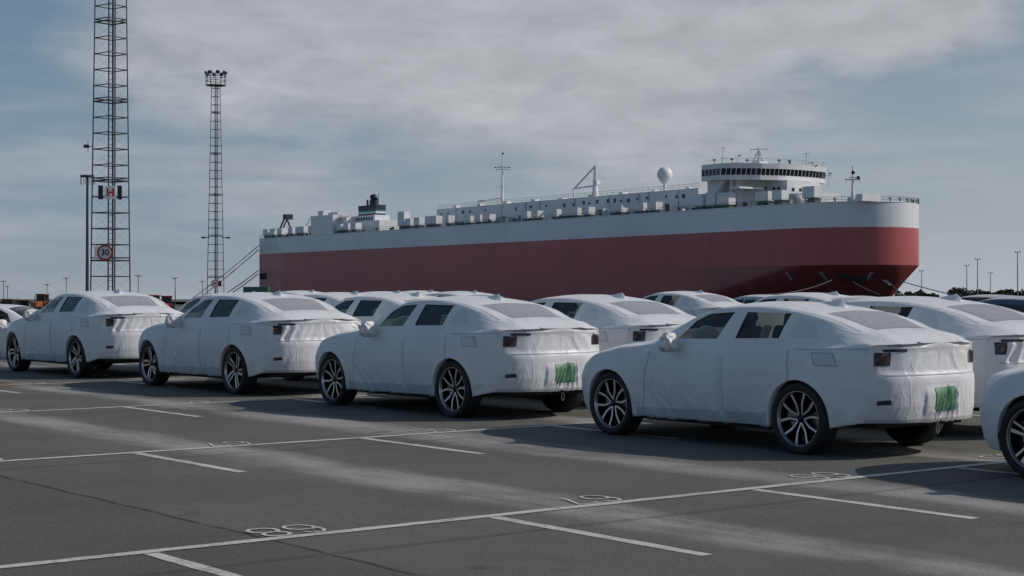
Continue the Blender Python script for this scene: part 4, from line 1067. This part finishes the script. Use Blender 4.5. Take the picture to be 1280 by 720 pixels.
# funnel
fl = 9.0; f0, f1 = s_of(448, fl), s_of(470, fl); zf0 = h_of(268.5, f1, fl); zf1 = h_of(256, f1, fl)
b1 = boxpart('engine_casing', s_of(441, 6), s_of(474, 6), 6, 13.5, ZT, h_of(276, f1, 6), M['superw'])
b2 = boxpart('funnel_base', f0 + 1, f1 - 1, fl - 1.0, 13, h_of(276, f1, 6) - .01, zf0, M['superw'])
for i in range(7): boxpart('louvre', f0 + 1 - 1.2 - i * 1.55, f0 + 1 - 1.9 - i * 1.55, fl - 1.1, fl - .98, h_of(276, f1, 6) + .4, zf0 - .5, M['navy'], b2)
fn = boxpart('funnel', f0, f1, fl, 12.2, zf0, zf1, M['teal'])
boxpart('funnel_top', f0 + .05, f1 - .05, fl - .05, 12.25, zf1 - 1.35, zf1 + .1, M['navy'], fn)
boxpart('funnel_band', f0 + .03, f1 - .03, fl - .03, 12.23, zf0 + .55, zf0 + 1.05, M['superw'], fn)
boxpart('funnel_band', f0 + .04, f1 - .04, fl - .04, 12.24, zf0 - .01, zf0 + .4, M['navy'], fn)
for i, (px, yt, rd) in enumerate(((459.5, 250, .35), (463.5, 250.5, .4), (468, 244.5, 1.25), (473, 241, .08))):
    s_ = s_of(px, 10.5); zz = h_of(yt, s_, 10.5); q = MB(); q.tube((-s_, 10.5, zf1), (-s_, 10.5, zz - rd), rd, rd * .9, 12); q.tube((-s_, 10.5, zz - rd), (-s_ - rd * .6, 10.5, zz), rd * .9, rd * .8, 12); q.build('exhaust_pipe', M['navy'], fn)
# masts
def mast(px, yb, yt, lat, label, cross, rb=.28, dishes=(), base=None):
    s_ = s_of(px, lat); z0 = h_of(yb, s_, lat); z1 = h_of(yt, s_, lat); q = MB(); q.tube((-s_, lat, z0), (-s_, lat, z1), rb, rb * .35, 8)
    for (f, w_, rz) in cross:
        zz = z0 + (z1 - z0) * f; q.tube((-s_ - SF.x * w_, lat - SP.x * w_, zz), (-s_ + SF.x * w_, lat + SP.x * w_, zz), rz, n=5)
        for e in (-1, 1): q.tube((-s_ + e * SF.x * w_ * .9, lat + e * SP.x * w_ * .9, zz), (-s_ + e * SF.x * w_ * .9, lat + e * SP.x * w_ * .9, zz - .7), .05, n=4)
    o_ = q.build(label, M['superw'], ship)
    for (f, off, sz) in dishes:
        zz = z0 + (z1 - z0) * f; q = MB(); q.tube((-s_, lat, zz), (-s_ + SF.x * off, lat + SP.x * off, zz), .07, n=5); q.lathe([(0, zz - sz), (sz * .8, zz - sz * .4), (sz, zz), (sz * .7, zz + sz * .7), (0, zz + sz)], 10, 'Z', (-s_ + SF.x * off, lat + SP.x * off, 0)); q.build('mast_lamp', M['navy'], o_)
    return o_
mast(628, 254, 190, 10, 'signal_mast', ((.66, 1.7, .12), (.72, .9, .08), (.33, .8, .08)), .34, ((.97, .15, .3), (.70, 1.9, .22), (.70, -1.9, .22)))
q = MB(); sA, sB = s_of(597, 10), s_of(628, 10); zz = h_of(249.5, sB, 10); q.tube((-sA, 10, zz), (-sB, 10, zz + .4), .2, n=6)
for k in range(5): s_ = sA + (sB - sA) * k / 5; q.tube((-s_, 10, ZD - 1), (-s_, 10, zz), .09, n=5)
q.box((-s_of(605, 10), 10, zz + .1), (3.5, 1.2, .35)); q.build('pipe_rack', M['superw'], ship)
# deck crane
sc_ = s_of(744, 10); q = MB(); zt_ = h_of(207, sc_, 10); zb_ = h_of(245, sc_, 10) - .5
q.tube((-sc_ - .35, 10, zb_), (-sc_ - .2, 10, zt_), .35, .2, 10); q.tube((-sc_ + .45, 10, zb_), (-sc_ + .2, 10, zt_), .25, .15, 10); q.box((-sc_ + .6, 10, h_of(228, sc_, 10)), (1.4, 1.2, .9)); q.tube((-sc_ - 0, 10, zb_), (-sc_, 10, zb_ + 3.2), .85, .6, 10)
cr = q.build('deck_crane', M['superw'], ship)
se = s_of(717, 10); ze = h_of(236, se, 10); q = MB(); q.tube((-sc_, 10, h_of(232, sc_, 10)), (-se, 10, ze), .28, .18, 10); q.tube((-se, 10, ze), (-se, 10, h_of(246, se, 10)), .2, n=6); q.build('crane_boom', M['superw'], cr)
q = MB(); q.tube((-sc_, 10, zt_), (-se, 10, ze), .09, n=5); q.tube((-sc_, 10, zt_ - .3), (-se, 10, ze - .3), .06, n=5); q.build('crane_cable', M['navy'], cr)
# radome
sr = s_of(831, 10); zc0 = h_of(218, sr, 10); q = MB(); rd = 1.75; q.lathe([(rd * math.sin(t), zc0 - rd * math.cos(t)) for t in np.linspace(.01, math.pi - .01, 18)], 28, 'Z', (-sr, 10, 0)); ro = q.build('radome', M['superw'], ship, True)
q = MB(); q.tube((-sr, 10, ZD - .2), (-sr, 10, zc0 - 1.4), .38, .38, 12); q.tube((-sr, 10, zc0 - 2.1), (-sr, 10, zc0 - 1.5), .6, 1.1, 16); q.build('radome_pedestal', M['superw'], ro)
# bridge across the full beam, its face towards the bow
ZB0 = h_of(226.5, s_of(877)); ZB1 = ZB0 + 1.0; ZB2 = ZB1 + 1.35; ZB3 = ZB2 + 1.05
sb = s_of(877) - 6.0; front = [(-sb, 0.0), (-sb + 2.2, 2.2), (-sb + 4.6, 7), (-sb + 5.6, 11), (-sb + 5.8, 13), (-sb + 5.8, 17.5), (-sb + 5.4, 21), (-sb + 4.4, 24.8), (-sb + 3.6, 26.6)]
def strip(z0, z1, name, m, off0=0.0, off1=0.0, par=ship):
    q = MB(); n_ = len(front)
    bot = [(x + off0, y, z0) for x, y in front] + [(-sb - 4 , 26.6, z0), (-sb - 6, 0.0, z0)]; top = [(x + off1, y, z1) for x, y in front] + [(-sb - 4, 26.6, z1), (-sb - 6, 0.0, z1)]; k = len(bot)
    q.add(bot + top, [tuple(range(k)), tuple(range(k, 2 * k))] + [(i, (i + 1) % k, k + (i + 1) % k, k + i) for i in range(k)]); return q.build(name, m, par)
br = strip(ZB0, ZB1, 'bridge', M['superw']); strip(ZB1, ZB2, 'bridge_glazing', M['shipglass'], -.05, .25, br); strip(ZB2, ZB3, 'bridge_roof', M['superw'], .35, .55, br)
fr_ = [Vector((x, y, 0)) for x, y in front]
for a_, b_ in zip(fr_, fr_[1:]):
    L = (b_ - a_).length; k = max(1, round(L / 1.15)); tnn = (b_ - a_).normalized()
    for i in range(k):
        p = a_.lerp(b_, i / k); q = MB(); q.tube(p + Vector((.02, 0, ZB1)), p + Vector((.32, 0, ZB2)), .10, n=4); q.build('window_mullion', M['superw'], br)
for i in range(5): x = -sb - 1.2 * i - .1; q = MB(); q.tube((x, -.03, ZB1), (x, -.03, ZB2), .09, n=4); q.build('window_mullion', M['superw'], br)
# wing bracket and braces
q = MB(); q.prism([(-sb - 5.5, ZB0), (-sb - .5, ZB0), (-sb - 3.0, ZT + 2.6), (-sb - 5.5, ZT + 2.6)], 1.2, 2.0, Matrix(((1,0,0,0),(0,0,1,0),(0,1,0,0),(0,0,0,1)))); q.build('wing_bracket', M['superw'], br)
for y_ in (2.5, 6.0, 10.0): q = MB(); q.tube((-sb + .5, y_, ZT), (-sb + .5, y_, ZB0), .22, n=6); q.build('bridge_post', M['superw'], br)
boxpart('bridge_walkway', sb - .5, sb - 3.5, 2, 9, ZB0 - 1.9, ZB0 - 1.5, M['superw'], br)
s0, s1 = s_of(934, 12), s_of(984, 12)
acc_ = boxpart('accommodation_block', sb + 5, s1, 12, 21.5, ZT, ZB0 + .02, M['superw'])
boxpart('recessed_house', sb + 8, sb - .5, 4, 24, ZT, ZB0, M['superw'])
for i, px in enumerate((947, 955, 966, 972)): s_ = s_of(px, 12); boxpart('porthole', s_, s_ - .8, 11.9, 12.05, h_of(237, s_, 12), h_of(234, s_, 12), M['shipglass'], acc_)
for i in range(4): boxpart('porthole', s1 + .05, s1 - .08, 13.4 + i * 2.1, 14.1 + i * 2.1, ZB0 - 2.3, ZB0 - 1.6, M['shipglass'], acc_)
boxpart('forward_house', s1, s1 - 3.5, 15.5, 24, ZT, ZB0 - 2.6, M['superw'], acc_)
boxpart('forward_house_door', s1 - 3.4, s1 - 3.6, 17, 18, ZT + .1, ZT + 2.0, M['navy'], acc_)
lump_o = lump(Lp(s_of(993, 8), 8, ZT + .8), (2.4, 2.0, 1.9), 4, .05, 3, 'winch_cover', M['galv'], ship)
mast(904, 214, 183, 3, 'aerial_mast', ((.55, .5, .06), (.95, .45, .06)), .20)
mast(923, 214, 192, 8, 'signal_post', ((.5, 1.0, .10), (.85, .7, .07)), .22, ((.9, .3, .2),))
rm = mast(949, 214, 184, 13, 'radar_mast', ((.92, 1.9, .17), (.45, 1.4, .09), (.7, 1.0, .08)), .55, ((.3, 1.2, .25),))
q = MB(); s_ = s_of(949, 13)
for e in (-1, 1): q.tube((-s_ + e * SF.x * 1.8, 13 + e * SP.x * 1.8, ZB3), (-s_ + e * .2, 13, h_of(188, s_, 13)), .13, n=6)
q.build('mast_strut', M['superw'], rm); boxpart('mast_house', s_ + 1.2, s_ - 1.2, 12, 14.5, ZB3, ZB3 + 1.1, M['superw'], rm)
mast(987, 214, 203, 16, 'aerial_mast', ((.9, .5, .05),), .12, ((.95, .1, .25),))
mast(1017, 222, 204, 22, 'aerial_mast', ((.8, .8, .06), (.5, .5, .05)), .14, ((.6, .5, .2),))
mast(915, 214, 200, 5, 'aerial_mast', (), .10)
mast(938, 214, 197, 10, 'aerial_mast', ((.8, .5, .05),), .12)
mast(1036, 236, 212, 24, 'aerial_mast', ((.7, .6, .06),), .14, ((.8, .4, .22),))
mast(1008, 214, 191, 20, 'aerial_mast', ((.97, .6, .08),), .2, ((.45, 1.3, .18), (.3, 2.2, .2)))
q = MB()
for px, l_ in ((893, 3), (915, 5), (934, 9), (974, 15), (987, 18)): s_ = s_of(px, l_); q.tube((-s_, l_, ZB3), (-s_, l_, ZB3 + 1.3), .07, n=5); q.box((-s_, l_, ZB3 + 1.2), (.5, .5, .3))
q.build('roof_aerial', M['navy'], br)
q = MB()
for a_, b_ in zip(fr_, fr_[1:]):
    q.tube(a_ + Vector((.3, .1, ZB3 + 1)), b_ + Vector((.3, .1, ZB3 + 1)), .035, n=4); q.tube(a_ + Vector((.3, .1, ZB3)), a_ + Vector((.3, .1, ZB3 + 1)), .035, n=4)
tag(q.build('bridge_railing', M['galv'], br), kind='stuff')
mast(1066, 250, 207, 6, 'foremast', ((.60, 1.5, .14), (.66, .7, .1)), .34, ((.80, .1, .42), (.65, 1.1, .40)))
boxpart('forecastle_house', s_of(1070, 4), s_of(1078, 4), 4, 9, ZT, ZT + 1.35, M['superw'])
wc = lump(Vector((5.5, 10, ZT + .5)), (1.8, 1.6, .9), 8, .05, 3, 'windlass_cover', M['superw'], ship)
for i in range(12):
    t = i / 11; a = .25 + t * 2.1; x = -4 + 17.0 * math.sin(a); y = 14 - 13.0 * math.cos(a); q = MB(); q.tube((x, y, ZT), (x, y, ZT + .7), .16, n=6); q.box((x, y, ZT + .8), (.5, .5, .25)); q.build('bollard', M['galv'], ship)
# openings and fittings under the knuckle
def on_flare(px, y):
    """point on the flare seen at that place, marched along the ray"""
    r = (px - 640) / FPX; best = None
    for d in np.arange(300, 380, .1):
        p = Vector((r * d, d, CAMH + (372 - y) / FPX * d)); l = SL.inverted() @ p; o_ = outline(l.z)
        xs_ = [a for a, b_ in o_]; ys_ = [b_ for a, b_ in o_]
        if l.x < xs_[-1] and l.y > np.interp(l.x, xs_, ys_) : return l
        if l.x >= xs_[-1]: continue
    return None
for (xa, ya, xb, yb, w_) in ((984, 341, 990, 350, .55), (1026, 340, 1034, 350, .6), (1090, 340, 1084, 349, .6), (1048, 341, 1082, 347, 2.0), (1103, 350, 1112, 356, .3)):
    a_, b_ = on_flare(xa, ya), on_flare(xb, yb)
    if a_ is None or b_ is None: continue
    q = MB(); d = (b_ - a_); 
    Mx = d.to_track_quat('X', 'Z').to_matrix(); q.box((a_ + b_) / 2, (d.length, .5, w_), Mx); q.build('bow_recess' if w_ > 1 else 'bow_guard', M['recess_shade'] if w_ > 1 else M['galv'], ship)
# stern mooring opening
o_ = boxpart('mooring_port', 240.9, s_of(333), -.04, .3, h_of(349, 239), h_of(341.5, 239), M['recess_shade'])

# mooring ropes
def rope(a, b_, sag, label, r=.07):
    a = Vector(a); b_ = Vector(b_); q = MB(); n_ = 14; P_ = []
    for i in range(n_ + 1): t = i / n_; p = a.lerp(b_, t); p.z -= sag * 4 * t * (1 - t); P_.append(p)
    q.poly_tube(P_, r, 6); tag(q.build('mooring_rope', M['rope']), label, 'rope', 'mooring ropes of the ship')
def wpt(px, y, D): return Vector(((px - 640) / FPX * D, D, CAMH + (372 - y) / FPX * D))
zst = dist_of(240)
for (pa, pb, lb) in (((323, 307, zst), (252, 363, 470), 'upper rope of the upper pair running down from the stern'), ((323, 312, zst), (258, 364, 468), 'lower rope of the upper pair running down from the stern'),
                     ((323, 338, zst), (285, 363, 500), 'upper rope of the lower pair leaving the stern'), ((323, 342, zst), (290, 364, 498), 'lower rope of the lower pair leaving the stern')):
    A_ = wpt(*pa); B_ = wpt(*pb); dv = B_ - A_; k = (A_.z + .8) / max(.1, A_.z - B_.z); rope(A_, A_ + dv * k, .5, lb, .14)
A_ = wpt(1128, 352, 326); B_ = wpt(1196, 368, 330); dv = B_ - A_; k = (A_.z + .8) / (A_.z - B_.z); rope(A_, A_ + dv * k, .3, 'rope slanting away to the right from the bow', .10)
A_ = wpt(1108, 350, 322); rope(A_, wpt(1135, 372, 300), .2, 'short pale rope below the bow, left of the long one', .08)
A_ = wpt(1066, 352, 319); rope(A_, wpt(1100, 368, 300), .2, 'rope from the dark recess under the bow', .08)
A_ = wpt(1040, 350, 319); rope(A_, wpt(960, 368, 290), .6, 'long thin rope from under the bow running left', .07)

# ------------------------------------------------------------------ green shed by the stern
def shed(px0, px1, yt, D, m, label):
    x0 = (px0 - 640) / FPX * D; x1 = (px1 - 640) / FPX * D; zt = CAMH + (372 - yt) / FPX * D; root = empty('freight_container', ((x0 + x1) / 2, D, -.81)); tag(root, label, 'container')
    w_ = x1 - x0; h_ = zt + .81; q = MB(); q.box((0, 0, h_ / 2), (w_, 2.5, h_)); q.build('container_body', m, root)
    for i in range(10): q = MB(); q.box((-w_ / 2 + w_ * (i + .5) / 10, -1.28, h_ / 2), (w_ / 22, .06, h_ * .9)); q.build('corrugation', m, root)
    q = MB(); q.box((0, 0, h_ + .05), (w_ + .1, 2.6, .1)); q.build('roof', m, root)
M['greenp'] = mat("green_container_paint", (.05, .16, .11), .5, var=.3)
shed(305, 336, 359, 380, M['greenp'], 'green container at the foot of the ship\'s stern')

# ------------------------------------------------------------------ tractors far left
def tractor(px, yt, D, col, label, rz=0.3, sc=1.0):
    x = (px - 640) / FPX * D; zt = CAMH + (372 - yt) / FPX * D; root = empty('tractor', (x, D, -.81), rz); tag(root, label, 'tractor', 'tractors parked far behind the cars')
    k = (zt + .81) / 2.75; root.scale = (k, k, k); pm = mat('tractor_paint', col, .5, var=.3)
    q = MB(); q.prism([(-1.9, 0.95), (-1.9, 1.5), (-1.6, 1.68), (.1, 1.75), (.1, .95)], -.42, .42, Matrix(((1,0,0,0),(0,0,1,0),(0,1,0,0),(0,0,0,1)))); q.build('bonnet', pm, root)
    q = MB(); q.box((.75, 0, 1.35), (1.3, 1.3, .8)); q.build('cab_base', pm, root)
    q = MB(); q.box((.75, 0, 2.72), (1.5, 1.5, .14)); q.build('cab_roof', pm, root)
    q = MB()
    for sx in (.15, 1.35):
        for sy in (-.6, .6): q.tube((sx, sy, 1.7), (sx, sy, 2.7), .06, n=5)
    q.build('cab_frame', M['navy'], root); q = MB(); q.box((.75, 0, 2.2), (1.12, 1.12, .9)); q.build('cab_glass', M['shipglass'], root)
    q = MB(); q.tube((-.9, .3, 1.7), (-.9, .3, 2.5), .06, n=6); q.build('exhaust_pipe', M['navy'], root)
    for (xx, rr_) in ((-1.4, .5), (.85, .85)):
        for sy in (-.85, .85): q = MB(); q.lathe([(rr_ * .5, -.2), (rr_, -.22), (rr_, .22), (rr_ * .5, .2)], 20, 'Y', (xx, sy, rr_), closed=True); q.lathe([(0, .05), (rr_ * .52, .05)], 20, 'Y', (xx, sy, rr_)); q.build('wheel', M['rubber'], root)
tractor(8, 374, 150, (.20, .07, .03), 'brown tractor roof at the left edge, farthest left on the skyline', 1.3)
tractor(29, 375, 160, (.16, .10, .04), 'low brown tractor left of the orange one', 1.8)
tractor(50, 367.5, 250, (.30, .09, .025), 'orange tractor standing tallest above the left-hand car', 1.35)
tractor(190, 369, 210, (.36, .04, .04), 'red tractor, left of two behind the gap in the front line', 1.5)
tractor(208, 370, 215, (.36, .03, .04), 'red tractor, right of two behind the gap in the front line', 1.7)

# ------------------------------------------------------------------ trees beyond the dock
def leaf_mat():
    m, nt, b = new_mat("dark_foliage"); g = N(nt, 'ShaderNodeObjectInfo'); t = N(nt, 'ShaderNodeTexCoord')
    f = noise(nt, t.outputs['Object'], .9, 3); lk(nt, mixc(nt, f, (.030, .050, .028), (.075, .095, .050)), b.inputs['Base Color']); b.inputs['Roughness'].default_value = .8; return m
M['leaf'] = leaf_mat(); M['bark'] = mat("tree_bark", (.06, .05, .04), .9)
def tree(px, D, H, wv, seed, label):
    x = (px - 640) / FPX * D; root = empty('broadleaf_tree', (x, D, -2.5)); tag(root, label, 'tree', 'trees on the far bank'); rs = random.Random(seed)
    q = MB(); q.tube((0, 0, 0), (0, 0, H * .55), .3, .16, 8)
    for i in range(7): a = i * .9; q.tube((0, 0, H * (.25 + .04 * i)), (wv * .33 * math.cos(a), wv * .33 * math.sin(a), H * (.5 + .05 * i)), .12, .04, 5)
    q.build('trunk', M['bark'], root); q = MB(); vs, fs = [], []
    cl = [(Vector((rs.uniform(-.42, .42) * wv, rs.uniform(-.35, .35) * wv, H * rs.uniform(.35, .86))), rs.uniform(.17, .30) * wv) for _ in range(18)]
    for c, r_ in cl:
        for _ in range(130):
            d = Vector((rs.gauss(0, 1), rs.gauss(0, 1), rs.gauss(0, 1))).normalized() * r_ * rs.uniform(.55, 1.05); p = c + d; sz = rs.uniform(.20, .42)
            n = Vector((rs.gauss(0, 1), rs.gauss(0, 1), rs.gauss(0, 1))).normalized(); t1 = n.orthogonal().normalized(); t2 = n.cross(t1); k = len(vs)
            vs += [p + t1 * sz, p + t2 * sz * .7, p - t1 * sz, p - t2 * sz * .7]; fs.append((k, k + 1, k + 2, k + 3))
    q.add(vs, fs); q.build('crown', M['leaf'], root)
TR = [(1127, 560, 6.0, 5.2, 'small dark tree right under the bow overhang'), (1138, 560, 5.8, 5.0, 'dark tree just right of the bow overhang'), (1153, 560, 6.3, 4.6, 'rounded dark tree standing alone right of the bow'), (1163, 560, 5.6, 4.0, 'low dark tree touching the lone rounded one'),
      (1191, 520, 6.4, 3.4, 'left part of the bushy pair left of the lamp pole pair'), (1200, 520, 7.1, 5.4, 'tallest bushy tree right of the long bow rope'), (1208, 530, 5.8, 3.5, 'low tree at the foot of the left pole of the pair')]
for a in TR: tree(a[0], a[1], a[2], a[3], int(a[0]), a[4])
for i, px in enumerate(range(1217, 1300, 10)):
    H = 6.6 + .5 * math.sin(i * 2.1); tree(px, 560, H, 4.6, px, ['first tree of the right-hand tree row, beside the taller pole of the pair', 'second tree of the right-hand row, behind the short pole', 'third tree of the right-hand row, above the black car roof', 'fourth tree of the right-hand row, right of the black car roof peak', 'fifth tree of the right-hand row, left of the tallest far pole', 'sixth tree of the right-hand row, behind the tallest far pole', 'tree at the very right edge of the photo', 'tree past the right edge of the row', 'outermost tree of the row beyond the frame'][i])
bpy.context.view_layer.update()
